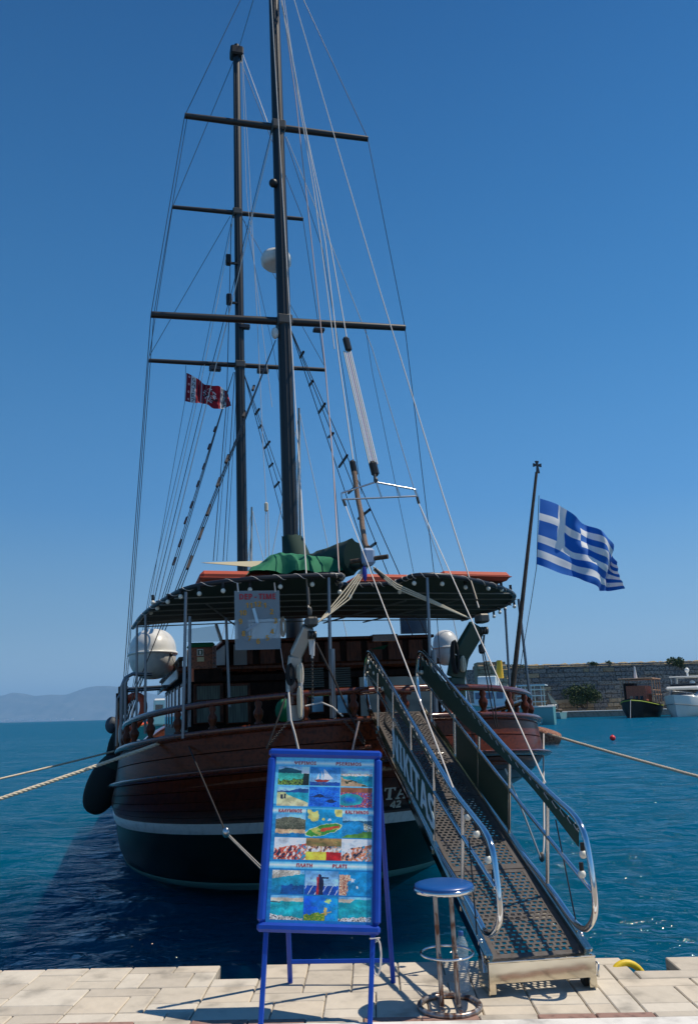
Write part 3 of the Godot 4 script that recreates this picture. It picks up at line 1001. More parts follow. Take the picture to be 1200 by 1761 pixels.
func build_ship() -> void:
	ship = thing("sailing_ship", "two-masted dark brown wooden sailing ship moored stern-to at the quay under a green awning", "ship", Transform3D(Basis(Vector3(0.965677, 0.022687, -0.258752), Vector3(-0.021914, 0.999743, 0.005872), Vector3(0.258819, 0.000000, 0.965926)), Vector3(0.4, -0.7, -9.75)))
	var hull := MB.new()
	var rows := []
	for k in 13:
		rows.append(hull_ring(k * 0.5, -0.012))
	hull.grid(rows)
	put(hull, "hull", M.dark_wood, ship)
	# planking, row by row
	var cuts := [0.06, 0.5, 0.95, 1.12, 1.5, 1.88, 2.25, 2.62, 3.0]
	for i in cuts.size() - 1:
		if i == 2:
			continue
		var b := MB.new()
		var a: float = cuts[i]
		var c: float = cuts[i + 1]
		b.grid([hull_ring(a + 0.007, -0.004), hull_ring(a + 0.016, 0.006)])
		b.grid([hull_ring(a + 0.016, 0.006), hull_ring((a + c) * 0.5, 0.007), hull_ring(c - 0.016, 0.006)])
		b.grid([hull_ring(c - 0.016, 0.006), hull_ring(c - 0.007, -0.004)])
		put(b, "hull_plank", [M.hull, M.hull2, M.hull3][i % 3], ship)
	var st := MB.new()
	st.grid([hull_ring(3.02, 0.0), hull_ring(3.03, 0.02), hull_ring(3.5, 0.022), hull_ring(3.97, 0.02), hull_ring(3.98, 0.0)])
	put(st, "white_stripe", M.stripe, ship)
	var bo := MB.new()
	bo.grid([hull_ring(3.98, 0.002), hull_ring(4.3, 0.008), hull_ring(4.7, 0.01), hull_ring(5.0, 0.01), hull_ring(5.5, 0.005), hull_ring(6.0, 0.0)])
	var keel := PackedVector3Array()
	for p in hull_ring(6.0):
		keel.append(Vector3(p.x * 0.08, p.y - 0.7, p.z * 0.97 - 0.3))
	bo.grid([hull_ring(6.0), keel])
	put(bo, "lower_hull", M.bottom, ship)
	var wl := MB.new()
	wl.grid([hull_ring(4.9, 0.012), hull_ring(4.91, 0.018), hull_ring(4.99, 0.018), hull_ring(5.06, 0.012)])
	put(wl, "waterline_stripe", M.boot, ship)
	# rubbing strake
	var rs := MB.new()
	rs.grid([hull_ring(0.93, 0.0), hull_ring(0.94, 0.07), hull_ring(1.0, 0.095), hull_ring(1.09, 0.07), hull_ring(1.11, 0.0)])
	put(rs, "rubbing_strake", M.varnish, ship)
	# cap rail on the bulwark and its inner face
	var cap := MB.new()
	cap.grid([hull_ring(0.05, 0.0, -0.01), hull_ring(0.03, 0.06, 0.0), hull_ring(0.0, 0.07, 0.03), hull_ring(0.0, 0.05, 0.055), hull_ring(0.0, -0.14, 0.055), hull_ring(0.0, -0.16, 0.03), hull_ring(0.0, -0.15, -0.01), hull_ring(0.0, -0.08, -0.02)])
	put(cap, "cap_rail", M.varnish, ship)
	var inner := MB.new()
	inner.grid([hull_ring(0.0, -0.09, 0.0), hull_ring(0.0, -0.09, -0.56)])
	put(inner, "bulwark_lining", M.dark_wood2, ship)
	var dk := MB.new()
	var drows := []
	for i in 49:
		var p := hull_point(0.0, i / 48.0, -1.0, -0.085)
		var q := hull_point(0.0, i / 48.0, 1.0, -0.085)
		drows.append(PackedVector3Array([p - Vector3(0, 0.55, 0), (p + q) * 0.5 - Vector3(0, 0.5, 0), q - Vector3(0, 0.55, 0)]))
	dk.grid(drows, false, true)
	put(dk, "deck", M.deck, ship)
	# upper rail with turned balusters, open at the gangway
	for e in [[-1.0, 0.012, 11.0], [1.0, 0.001, 11.0]]:
		var path := outline(e[0], 0.06, 0.36, e[1], e[2])
		if e[0] < 0.0:
			path.insert(0, Vector3(-0.288, 2.594, -0.02))
		else:
			path.insert(0, Vector3(0.346, 2.575, -0.02))
		var rb := MB.new()
		rb.tube(path, 0.042, 10)
		put(rb, "hand_rail", M.varnish, ship)
		var acc := 0.0
		var nxt := 0.06
		for i in range(1, path.size()):
			acc += path[i].distance_to(path[i - 1])
			if acc >= nxt:
				nxt += 0.56
				var bb := MB.new()
				bb.lathe(PackedVector2Array([Vector2(0.05, -0.32), Vector2(0.05, -0.28), Vector2(0.028, -0.26), Vector2(0.055, -0.2), Vector2(0.06, -0.16), Vector2(0.03, -0.11), Vector2(0.045, -0.07), Vector2(0.03, -0.03), Vector2(0.03, 0.0)]), Transform3D(Basis.IDENTITY, path[i] - Vector3(0, 0.0, 0)), 12)
				put(bb, "baluster", M.dark_wood2, ship)
	# stern bench cushions
	for e in [[-1.0, 0.05, 3.0], [1.0, 0.12, 3.4]]:
		var path := outline(e[0], 0.45, -0.02, e[1] + 0.42, e[2])
		var cb := MB.new()
		var rr := []
		for i in path.size():
			var p := path[i]
			var d := Vector3(-p.x, 0, -2.4 - p.z).normalized()
			rr.append(PackedVector3Array([p - d * 0.28 - Vector3(0, 0.16, 0), p - d * 0.3 + Vector3(0, 0.0, 0), p - d * 0.24 + Vector3(0, 0.06, 0), p + d * 0.2 + Vector3(0, 0.06, 0), p + d * 0.26, p + d * 0.25 - Vector3(0, 0.16, 0)]))
		cb.grid(rr)
		put(cb, "bench_cushion", M.green, ship)
	var gb := MB.new()
	gb.ball(Vector3(-1.073, 2.426, -0.55), Vector3(0.11, 0.14, 0.12))
	put(gb, "cushion_roll", M.green, ship)
	build_house()
	build_awning()
	build_masts()
	build_stern_gear()

func board(parent: Node3D, called: String, m: Material, a: Vector3, b: Vector3, ch := 0.01) -> MeshInstance3D:
	return part_box(parent, called, m, (a + b) * 0.5, (b - a).abs(), ch)

func build_house() -> void:
	# lower saloon
	var lower := MB.new()
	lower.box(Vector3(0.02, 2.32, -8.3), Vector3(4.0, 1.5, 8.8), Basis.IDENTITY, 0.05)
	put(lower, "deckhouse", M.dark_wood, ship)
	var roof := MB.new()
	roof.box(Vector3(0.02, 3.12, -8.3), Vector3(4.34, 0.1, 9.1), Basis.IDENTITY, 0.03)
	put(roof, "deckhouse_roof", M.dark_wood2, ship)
	board(ship, "roof_fascia", M.white, Vector3(-2.17, 2.98, -12.7), Vector3(-2.13, 3.13, -3.9), 0.01)
	for k in 6:
		var z := -4.6 - k * 1.25
		var w := board(ship, "side_window", M.dark_wood2, Vector3(-2.03, 2.2, z - 0.4), Vector3(-1.97, 2.95, z + 0.4))
		board(w, "window_pane", M.window, Vector3(-2.04, 2.27, z - 0.33), Vector3(-2.0, 2.88, z + 0.33), 0.0)
	for k in 10:
		board(ship, "roof_rail_block", M.old_wood, Vector3(-2.12, 3.17, -4.2 - k * 0.8), Vector3(-2.06, 3.27, -3.95 - k * 0.8))
	board(ship, "roof_rail", M.old_wood, Vector3(-2.13, 3.26, -12.4), Vector3(-2.05, 3.32, -3.8))
	# upper wheelhouse with a panelled aft face
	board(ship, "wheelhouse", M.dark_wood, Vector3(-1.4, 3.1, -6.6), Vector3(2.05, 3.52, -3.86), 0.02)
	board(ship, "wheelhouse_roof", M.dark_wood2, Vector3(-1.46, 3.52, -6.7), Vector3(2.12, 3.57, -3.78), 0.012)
	for k in 9:
		var x0 := -1.22 + k * 0.36
		board(ship, "wall_panel", M.dark_wood2, Vector3(x0, 3.05, -3.87), Vector3(x0 + 0.26, 3.5, -3.825), 0.012)
	board(ship, "locker", M.locker, Vector3(-1.999, 3.094, -3.4), Vector3(-1.595, 3.431, -3.4) + Vector3(0, 0, -0.5), 0.012)
	board(ship, "locker_trim", M.varnish, Vector3(-1.646, 3.097, -3.36), Vector3(-1.59, 3.445, -3.36) + Vector3(0, 0, 0.03), 0.006)
	board(ship, "locker_cushion", M.green, Vector3(-2.001, 3.439, -3.36) - Vector3(0, 0.01, 0), Vector3(-1.607, 3.498, -3.36) + Vector3(0, 0, -0.5), 0.03)
	var sg := board(ship, "safety_sign", M.white, Vector3(-1.879, 3.296, -3.37), Vector3(-1.783, 3.398, -3.37) + Vector3(0, 0, 0.02), 0.0)
	board(sg, "sign_symbol", paint(rgb(20, 66, 48), 0.5), Vector3(-1.868, 3.307, -3.34), Vector3(-1.798, 3.383, -3.34) + Vector3(0, 0, 0.012), 0.0)
	board(sg, "sign_figure", M.white, Vector3(-1.848, 3.314, -3.325), Vector3(-1.821, 3.37, -3.325) + Vector3(0, 0, 0.006), 0.0)
	board(ship, "notice", paint(rgb(196, 186, 150), 0.7), Vector3(-1.879, 3.209, -3.37), Vector3(-1.775, 3.276, -3.37) + Vector3(0, 0, 0.02), 0.0)
	board(ship, "notice_sheet", paint(rgb(132, 132, 134), 0.6), Vector3(-1.287, 3.158, -3.7), Vector3(-1.08, 3.478, -3.7) + Vector3(0, 0, 0.02), 0.0)
	# lintel, door frames and windows of the aft face
	board(ship, "lintel", M.dark_wood, Vector3(-2.0, 2.9, -3.95), Vector3(2.05, 3.02, -3.78), 0.012)
	for e in [[337, 378, 1178, 1243], [392, 424, 1180, 1240]]:
		var fr := board(ship, "window_frame", M.dark_wood2, [Vector3(-1.898, 2.286, -3.86), Vector3(-1.407, 2.261, -3.86)][0 if e[0] == 337 else 1], [Vector3(-1.436, 2.902, -3.86), Vector3(-1.014, 2.886, -3.86)][0 if e[0] == 337 else 1] + Vector3(0, 0, 0.06), 0.01)
		board(fr, "curtain", M.curtain, [Vector3(-1.853, 2.31, -3.76), Vector3(-1.373, 2.286, -3.76)][0 if e[0] == 337 else 1], [Vector3(-1.502, 2.856, -3.76), Vector3(-1.075, 2.839, -3.76)][0 if e[0] == 337 else 1] + Vector3(0, 0, 0.02), 0.0)
		board(fr, "glazing_bar", M.dark_wood2, [Vector3(-1.872, 2.632, -3.72), Vector3(-1.392, 2.611, -3.72)][0 if e[0] == 337 else 1], [Vector3(-1.49, 2.65, -3.72), Vector3(-1.065, 2.632, -3.72)][0 if e[0] == 337 else 1] + Vector3(0, 0, 0.03), 0.0)
	board(ship, "bench_back", M.dark_wood, Vector3(-1.943, 2.89, -3.1), Vector3(-1.533, 3.078, -3.1) + Vector3(0, 0, 0.06), 0.01)
	board(ship, "bench_post", paint(rgb(206, 104, 66), 0.5), Vector3(-1.983, 2.899, -3.08), Vector3(-1.953, 3.091, -3.08) + Vector3(0, 0, 0.08), 0.006)
	for gx in [0, 1]:
		for k in 9:
			var y := 1150.0 + k * 3.6
			var p: Vector3 = [Vector3(-0.218, 3.071, -3.76), Vector3(0.35, 3.061, -3.76)][gx]
			var q: Vector3 = [Vector3(0.165, 3.058, -3.76), Vector3(0.613, 3.052, -3.76)][gx]
			var dy := -(y - 1150.0) * 0.0098
			part_box(ship, "louvre_slat", M.batten, (p + q) * 0.5 + Vector3(0, dy, 0), Vector3(q.x - p.x, 0.014, 0.03), 0.0, Basis(Vector3.RIGHT, 0.5))
	for e in [0, 1]:
		var a: Vector3 = [Vector3(-0.083, 2.356, -3.8), Vector3(0.336, 2.318, -3.8)][e]
		var c: Vector3 = [Vector3(0.159, 2.691, -3.8), Vector3(0.565, 2.656, -3.8)][e]
		var fr := board(ship, "aft_window", M.dark_wood2, a, c + Vector3(0, 0, 0.05), 0.01)
		board(fr, "mirror_pane", paint(rgb(96, 140, 170), 0.12, 0.5), a + Vector3(0.03, 0.03, 0.06), c + Vector3(-0.03, -0.03, 0.08), 0.0)
	var door := board(ship, "saloon_door", M.dark_wood2, Vector3(0.752, 2.17, -3.86), Vector3(2.053, 2.903, -3.86) + Vector3(0, 0, 0.04), 0.01)
	for e in [0, 1, 2]:
		var a: Vector3 = [Vector3(0.761, 2.197, -3.78), Vector3(1.173, 2.177, -3.78), Vector3(1.582, 2.166, -3.78)][e]
		var c: Vector3 = [Vector3(1.187, 2.901, -3.78), Vector3(1.591, 2.887, -3.78), Vector3(1.98, 2.873, -3.78)][e]
		board(door, "door_pane", paint(rgb(112, 122, 122), 0.12), a, c + Vector3(0, 0, 0.02), 0.0)
	board(ship, "shelf", M.varnish, Vector3(1.005, 3.46, -3.7), Vector3(1.447, 3.584, -3.7) + Vector3(0, 0, -0.2), 0.01)
	var gt := MB.new()
	gt.face(PackedVector3Array([Vector3(0.803, 3.312, -3.2), Vector3(1.211, 3.4, -3.5), Vector3(1.034, 3.306, -3.2)]), Vector3(0, 1, 0.4).normalized())
	gt.face(PackedVector3Array([Vector3(0.803, 3.308, -3.2), Vector3(1.21, 3.395, -3.5), Vector3(1.033, 3.301, -3.2)]), Vector3(0, -1, -0.4).normalized())
	put(gt, "green_flap", M.green, ship)
	# windscreens on the roof
	var ws := MB.new()
	var q4 := PackedVector3Array([Vector3(-1.972, 3.582, -4.2), Vector3(-1.43, 3.577, -4.2), Vector3(-1.483, 3.866, -4.5), Vector3(-1.952, 3.818, -4.5)])
	ws.face(q4, Vector3(0, 0.3, 1).normalized())
	put(ws, "windscreen", M.milky, ship)
	line(ship, "windscreen_post", M.white, 0.03, [Vector3(-1.42, 3.586, -4.2), Vector3(-1.473, 3.876, -4.5)], 8)
	var dkp := paint(rgb(30, 48, 66), 0.15)
	board(ship, "tinted_screen", dkp, Vector3(2.28, 3.788, -6), Vector3(2.824, 4.098, -6) + Vector3(0, 0.05, -0.05), 0.0)
	# port side frame that carries the raft
	for s in [4.9, 6.2]:
		line(ship, "raft_frame", M.post, 0.022, [Vector3(-3.05, 2.0, -s), Vector3(-3.05, 2.75, -s), Vector3(-2.95, 2.9, -s), Vector3(-2.2, 2.92, -s)], 8)
	line(ship, "raft_cradle", M.wire, 0.03, [Vector3(-2.95, 2.9, -4.7), Vector3(-2.95, 2.9, -6.6)], 6)
	line(ship, "raft_cradle", M.wire, 0.03, [Vector3(-2.3, 2.9, -4.7), Vector3(-2.3, 2.9, -6.6)], 6)

func awning_edge() -> PackedVector3Array:
	var e := [Vector3(-2.82, 3.86, -4.5), Vector3(-2.68, 3.86, -2.7), Vector3(-2.44, 3.9, -1.5), Vector3(-2.15, 3.93, -0.62), Vector3(-1.55, 3.95, -0.2), Vector3(-0.98, 3.97, -0.12), Vector3(-0.5, 3.98, -0.1), Vector3(-0.36, 3.98, -0.25), Vector3(-0.34, 3.98, -0.6), Vector3(-0.2, 3.98, -0.85), Vector3(0.15, 3.98, -0.88), Vector3(0.42, 3.98, -0.8), Vector3(0.5, 3.98, -0.4), Vector3(0.56, 3.98, -0.16), Vector3(0.9, 3.97, -0.12), Vector3(1.5, 3.94, -0.42), Vector3(2.1, 3.92, -0.95), Vector3(2.58, 3.9, -1.6), Vector3(2.86, 3.88, -2.6), Vector3(2.95, 3.88, -4.5)]
	return smooth(e, 5)

var aw: Node3D

func build_awning() -> void:
	aw = Node3D.new()
	aw.name = "awning"
	ship.add_child(aw)
	var e := awning_edge()
	var rows := []
	for dy in [0.0, 0.025]:
		var sheet := []
		for k in 7:
			var f := k / 6.0
			var row := PackedVector3Array()
			for p in e:
				var z := lerpf(p.z, -4.5, f)
				var xx := lerpf(p.x, p.x * 1.0, f)
				row.append(Vector3(xx, lerpf(p.y, 3.9, f * 0.6) + 0.05 * (1.0 - pow(xx / 3.0, 2)) * sin(f * PI * 0.8) + dy , z))
			sheet.append(row)
		rows.append(sheet)
	var cb := MB.new()
	cb.grid(rows[0])
	cb.grid(rows[1], false, true)
	put(cb, "canopy", M.awning, aw)
	var rim := MB.new()
	rim.tube(e, 0.032, 8)
	put(rim, "rim_tube", M.wire, aw)
	# lashing wound round the rim
	var lash := MB.new()
	var hel := PackedVector3Array()
	for i in e.size() - 1:
		for j in 4:
			var p := e[i].lerp(e[i + 1], j / 4.0)
			var d := (e[i + 1] - e[i]).normalized()
			var u := Vector3.UP
			var w := d.cross(u)
			var a := TAU * (i * 4 + j) / 5.0 * 0.55
			hel.append(p + (u * cos(a) + w * sin(a)) * 0.034)
	lash.tube(hel, 0.0035, 5)
	put(lash, "lashing", M.line_white, aw)
	for s in [0.95, 1.55, 2.2, 2.75, 3.45, 4.2]:
		var hw := 2.9
		for i in e.size():
			if e[i].x > 0.8 and -e[i].z >= s:
				hw = e[i].x
				break
		var pw := 2.75
		for i in range(e.size() - 1, -1, -1):
			if e[i].x < -0.6 and -e[i].z >= s:
				pw = -e[i].x
				break
		var bt := MB.new()
		bt.tube(PackedVector3Array([Vector3(-pw, 3.84, -s), Vector3(-pw * 0.5, 3.87, -s), Vector3(0, 3.88, -s), Vector3(hw * 0.5, 3.87, -s), Vector3(hw, 3.85, -s)]), 0.01, 6)
		put(bt, "batten", M.batten, aw)
	for x in [[-1.2, -1.9], [1.0, 1.7], [0.3, 0.9]]:
		line(aw, "brace", M.batten, 0.012, [Vector3(x[0], 3.84, -4.2), Vector3(x[1], 3.86, -1.6)], 6)
	# string of lamps along the rim, white globes in black sockets
	for p in [Vector3(-2.575, 3.922, -1.9), Vector3(-2.514, 3.843, -1.9), Vector3(-2.58, 3.867, -2.6), Vector3(-2.407, 3.833, -1.2), Vector3(-2.271, 3.841, -0.8), Vector3(-2.07, 3.831, -0.5), Vector3(-1.808, 3.834, -0.3), Vector3(-1.498, 3.837, -0.25), Vector3(-1.143, 3.861, -0.2), Vector3(-0.753, 3.886, -0.2), Vector3(-0.392, 3.805, -0.3), Vector3(-0.1, 3.829, -0.9), Vector3(0.565, 3.876, -0.85), Vector3(0.543, 3.89, -0.2), Vector3(0.913, 3.879, -0.2), Vector3(1.31, 3.862, -0.4), Vector3(1.718, 3.874, -0.6), Vector3(2.054, 3.9, -0.9), Vector3(2.387, 3.923, -1.3), Vector3(2.967, 3.849, -2.4), Vector3(2.997, 3.862, -2.8), Vector3(3.089, 3.853, -3.2), Vector3(3.164, 3.831, -3.6)]:
		var lb := MB.new()
		lb.ball(p, Vector3(0.029, 0.031, 0.029), Basis.IDENTITY, 12)
		var o := put(lb, "lamp_globe", M.bulb, aw)
		var so := MB.new()
		so.tube(PackedVector3Array([p + Vector3(0, 0.03, 0), p + Vector3(0, 0.1, 0)]), 0.02, 8)
		put(so, "lamp_socket", M.black, o)
	# posts
	for e2 in [[Vector3(-2.23, 3.846, -0.45), Vector3(-2.264, 2.172, -0.45), 0.019], [Vector3(-2.656, 3.811, -2.4), Vector3(-2.646, 2.211, -2.4), 0.019], [Vector3(-2.765, 3.764, -3.3), Vector3(-2.752, 2.12, -3.3), 0.018], [Vector3(-1.52, 3.781, -2.6), Vector3(-1.486, 2.512, -2.6), 0.02], [Vector3(-0.572, 3.96, -0.1), Vector3(-0.608, 2.308, -0.1), 0.02], [Vector3(0.688, 3.956, -0.12), Vector3(0.628, 2.154, -0.12), 0.02], [Vector3(2.495, 3.821, -1.3), Vector3(2.522, 2.47, -1.3), 0.019], [Vector3(2.901, 3.838, -2.6), Vector3(2.85, 2.456, -2.6), 0.019], [Vector3(-2.132, 3.644, -1.2), Vector3(-2.141, 2.287, -1.2), 0.02]]:
		line(ship, "awning_post", M.post, e2[2], [e2[0], e2[1]], 10)
	for e3 in [[Vector3(-0.576, 3.1, -0.06), Vector3(-0.59, 2.308, -0.06)], [Vector3(0.697, 3.052, -0.08), Vector3(0.657, 2.153, -0.08)]]:
		line(ship, "post_sleeve", M.post, 0.03, [e3[0], e3[1]], 10)
	# orange sun pads lying on the awning
	for k in 3:
		var a: Vector3 = [Vector3(-2.087, 3.359, -10.637), Vector3(-0.021, 3.514, -12.329), Vector3(1.103, 3.359, -10.87)][k]
		var c: Vector3 = [Vector3(-1.162, 3.532, -10.884), Vector3(0.882, 3.737, -12.571), Vector3(2.08, 3.448, -11.132)][k]
		var b := MB.new()
		var wv := c - a
		var h: float = [0.17, 0.2, 0.12][k]
		var dirx := Vector3(wv.x, 0, wv.z + wv.y * 0.0).normalized()
		var lenx := Vector2(wv.x, wv.z).length()
		b.box(Vector3(0, h * 0.5, 0), Vector3(lenx, h, 0.9), Basis.IDENTITY, 0.05)
		b.box(Vector3(0, h * 0.42, 0.0), Vector3(lenx + 0.012, 0.012, 0.912), Basis.IDENTITY, 0.004)
		var o := single(b, "sun_pad", M.orange, ["orange cushioned pad on the awning roof at its left end", "orange pad on the awning roof right behind the boom end", "orange pad on the awning roof beside the flagpole"][k], "sun pad", "orange sun pads on the awning roof")
		o.transform = Transform3D(Basis(Vector3.UP, deg_to_rad(15.0)), Vector3((a.x + c.x) * 0.5, minf(a.y, c.y) , (a.z + c.z) * 0.5 - 0.35))

func build_masts() -> void:
	var near_top := Vector3(0.018, 19.563, -5.3)
	var mn := MB.new()
	mn.tube(PackedVector3Array([Vector3(0, 1.6, -5.3), Vector3(0, 9, -5.3), Vector3(0, near_top.y, -5.3)]), 0.14, 20, true, PackedFloat32Array([0.15, 0.14, 0.11]))
	var near := put(mn, "near_mast", M.mast, ship)
	var mf := MB.new()
	mf.tube(PackedVector3Array([Vector3(0.1, 1.4, -13), Vector3(0.14, 12, -13), Vector3(0.209, 23.472, -13)]), 0.14, 20, true, PackedFloat32Array([0.16, 0.14, 0.115]))
	var far := put(mf, "far_mast", M.mast, ship)
	for e in [[near, 0.0, 4.6, near_top.y - 0.1, -5.3, 0.13], [far, 0.14, 4.5, 22.5, -13.0, 0.13]]:
		for x in [-0.02, 0.05]:
			var tb := MB.new()
			tb.tube(PackedVector3Array([Vector3(e[1] + x, e[2], e[4] + e[5] + 0.02), Vector3(e[1] + x, e[3], e[4] + e[5] - 0.01)]), 0.007, 6)
			put(tb, "sail_track", M.track, e[0])
	for e in [[near, Vector3(-1.938, 14.414, -5.3), Vector3(1.975, 14.46, -5.3), 0.075], [near, Vector3(-2.571, 9.886, -5.3), Vector3(2.534, 10.013, -5.3), 0.08], [far, Vector3(-1.819, 17.444, -13), Vector3(2.214, 17.513, -13), 0.075], [far, Vector3(-2.472, 12.376, -13), Vector3(2.72, 12.422, -13), 0.075]]:
		var b := MB.new()
		var w: Vector3 = e[2] - e[1]
		b.tube(PackedVector3Array([e[1], e[1] + w * 0.5, e[2]]), e[3], 12, true, PackedFloat32Array([e[3] * 0.8, e[3], e[3] * 0.8]))
		var o := put(b, "spreader", M.mast, e[0])
		var c := MB.new()
		var mid: Vector3 = e[1] + w * 0.5
		var mx: float = 0.0 if e[0] == near else 0.14
		mid = e[1] + w * ((mx - e[1].x) / w.x)
		c.box(mid, Vector3(0.3, 0.22, 0.31), Basis.IDENTITY, 0.03)
		put(c, "spreader_collar", M.track, o)
	var mt := MB.new()
	mt.box(Vector3(0.208, 23.381, -13), Vector3(0.42, 0.34, 0.42), Basis.IDENTITY, 0.05)
	mt.tube(PackedVector3Array([Vector3(0.209, 23.472, -13), Vector3(0.213, 23.7, -13)]), 0.09, 8)
	put(mt, "masthead", M.black, far)
	# fittings on the masts
	var rd := MB.new()
	rd.lathe(PackedVector2Array([Vector2(0.02, -0.17), Vector2(0.24, -0.17), Vector2(0.31, -0.1), Vector2(0.32, 0.03), Vector2(0.28, 0.12), Vector2(0.16, 0.17), Vector2(0.02, 0.18)]), Transform3D(Basis.IDENTITY, Vector3(-0.038, 11.576, -5.75)), 28)
	put(rd, "radar_dome", M.raft, near)
	var hn := MB.new()
	hn.ball(Vector3(-0.155, 13.001, -5.2), Vector3(0.09, 0.09, 0.09))
	put(hn, "horn", M.black, near)
	var bl := MB.new()
	bl.ball(Vector3(-0.198, 9.659, -5.25), Vector3(0.075, 0.12, 0.075))
	put(bl, "steaming_light", M.raft, near)
	for p in [Vector3(-0.165, 15.771, -12.9), Vector3(-0.164, 14.455, -12.9)]:
		part_box(far, "mast_lamp", M.black, p, Vector3(0.16, 0.34, 0.18), 0.03)
		part_box(far, "lamp_bracket", M.black, p + Vector3(0.16, -0.1, 0), Vector3(0.3, 0.06, 0.06))
	for p in [Vector3(-0.598, 12.202, -12.9), Vector3(0.273, 13.6, -12.9), Vector3(0.8, 12.218, -12.9)]:
		part_box(far, "deck_light", M.wire, p, Vector3(0.34, 0.14, 0.16), 0.02)
	part_box(near, "deck_light", M.wire, Vector3(0.675, 9.766, -5.2), Vector3(0.22, 0.06, 0.14), 0.01)
	# mizzen boom with its green sail cover
	var bm := MB.new()
	var b0 := Vector3(0, 4.75, -5.2)
	var b1 := Vector3(-0.003, 4.193, -0.45)
	bm.tube(PackedVector3Array([b0, b1]), 0.07, 10)
	var boom := put(bm, "boom", M.mast, ship)
	var cv := MB.new()
	var rows := []
	for k in 12:
		var f := k / 11.0
		var c := b0.lerp(Vector3(-0.021, 4.363, -0.95), f)
		var row := PackedVector3Array()
		var hh := lerpf(0.4, 0.25, sqrt(f))
		var ww := lerpf(0.16, 0.125, f)
		for j in 16:
			var a := TAU * j / 16.0
			var bumpy := 1.0 + 0.05 * sin(f * 30.0 + j * 1.9) + 0.05 * sin(j * 2.4 + f * 4.0)
			row.append(c + Vector3(cos(a) * ww * bumpy, sin(a) * hh * bumpy * (1.0 if sin(a) > 0 else 0.9), 0))
		rows.append(row)
	cv.grid(rows, true, true)
	cv.face(rows[11], Vector3(0, 0, 1))
	put(cv, "sail_cover", M.dark_green, boom)
	var mc := MB.new()
	var mr := []
	for k in 7:
		var f := k / 6.0
		var c := Vector3(0.0, lerpf(5.55, 4.9, f), -5.2 + 0.1 * f)
		var row := PackedVector3Array()
		for j in 14:
			var a := TAU * j / 14.0
			row.append(c + Vector3(cos(a) * lerpf(0.19, 0.3, f) + 0.1 * f, 0.02 * sin(j * 3.0), sin(a) * lerpf(0.2, 0.5, f)))
		mr.append(row)
	mc.grid(mr, true)
	put(mc, "mast_cover", M.dark_green, near)
	part_box(boom, "boom_end_box", M.box_blue, Vector3(0.01, 4.249, -0.35), Vector3(0.16, 0.22, 0.14), 0.035)
	var oa := MB.new()
	oa.ball(Vector3(-0.061, 4.034, -0.3), Vector3(0.03, 0.1, 0.02))
	put(oa, "blue_tassel", M.oar_blue, boom)
	line(boom, "crosspiece", M.old_wood, 0.03, [Vector3(-0.179, 4.218, -0.5), Vector3(0.222, 4.228, -0.2)], 8)
	# tarpaulin thrown over gear on the awning roof
	var tp := MB.new()
	var c0 := Vector3(-0.732, 4.192, -1.4)
	var half := (Vector3(-0.05, 4.188, -1.4) - Vector3(-1.362, 4.195, -1.4)).x * 0.5
	var top_line := smooth([Vector3(-1.0, 0.0, 0), Vector3(-0.82, 0.14, 0), Vector3(-0.6, 0.24, 0), Vector3(-0.3, 0.36, 0), Vector3(0.0, 0.35, 0), Vector3(0.35, 0.33, 0), Vector3(0.7, 0.32, 0), Vector3(0.9, 0.27, 0), Vector3(0.97, 0.12, 0), Vector3(1.0, 0.0, 0)], 8)
	var fz := FastNoiseLite.new()
	fz.seed = 8
	fz.frequency = 1.7
	var rws := []
	for k in 25:
		var w := lerpf(-1.0, 1.0, k / 24.0)
		var row := PackedVector3Array()
		for p in top_line:
			var xx: float = p.x * half
			# scalloped front: three swags hang between the points where the cloth is tied
			var swag := absf(sin((p.x + 0.35) * 3.4))
			var reach := 0.62 + 0.12 * swag
			var hgt: float = p.y * pow(maxf(0.0, 1.0 - pow(absf(w), 2.6)), 0.62)
			var crease := 0.022 * sin(p.x * 15.0 + w * 4.0 + 2.0 * sin(p.x * 5.0)) * absf(w) + 0.03 * fz.get_noise_2d(xx * 1.6, w * 1.2)
			row.append(c0 + Vector3(xx + 0.02 * sin(w * 9.0 + p.x * 6.0), maxf(-0.03 + 0.06 * swag * maxf(w, 0.0), hgt + crease * minf(1.0, p.y * 6.0)), -0.45 + w * reach + crease * 0.8))
		rws.append(row)
	tp.grid(rws, false, true)
	var tarp := single(tp, "tarpaulin", M.green, "green tarpaulin bundle lying on the awning roof left of the boom end", "tarpaulin")
	tarp.transform = ship.transform
	var sh := MB.new()
	sh.face(PackedVector3Array([Vector3(-2.339, 3.991, -12.536), Vector3(-1.359, 3.719, -11.556), Vector3(-1.306, 3.89, -11.985)]), Vector3(0, -1, 0.3).normalized())
	sh.face(PackedVector3Array([Vector3(-2.339, 3.997, -12.536), Vector3(-1.359, 3.724, -11.556), Vector3(-1.306, 3.895, -11.985)]), Vector3(0, 1, 0.1).normalized())
	single(sh, "sun_sail", paint(rgb(176, 168, 140), 0.9), "thin beige sun sail corner stretched left of the green tarpaulin", "sun sail")

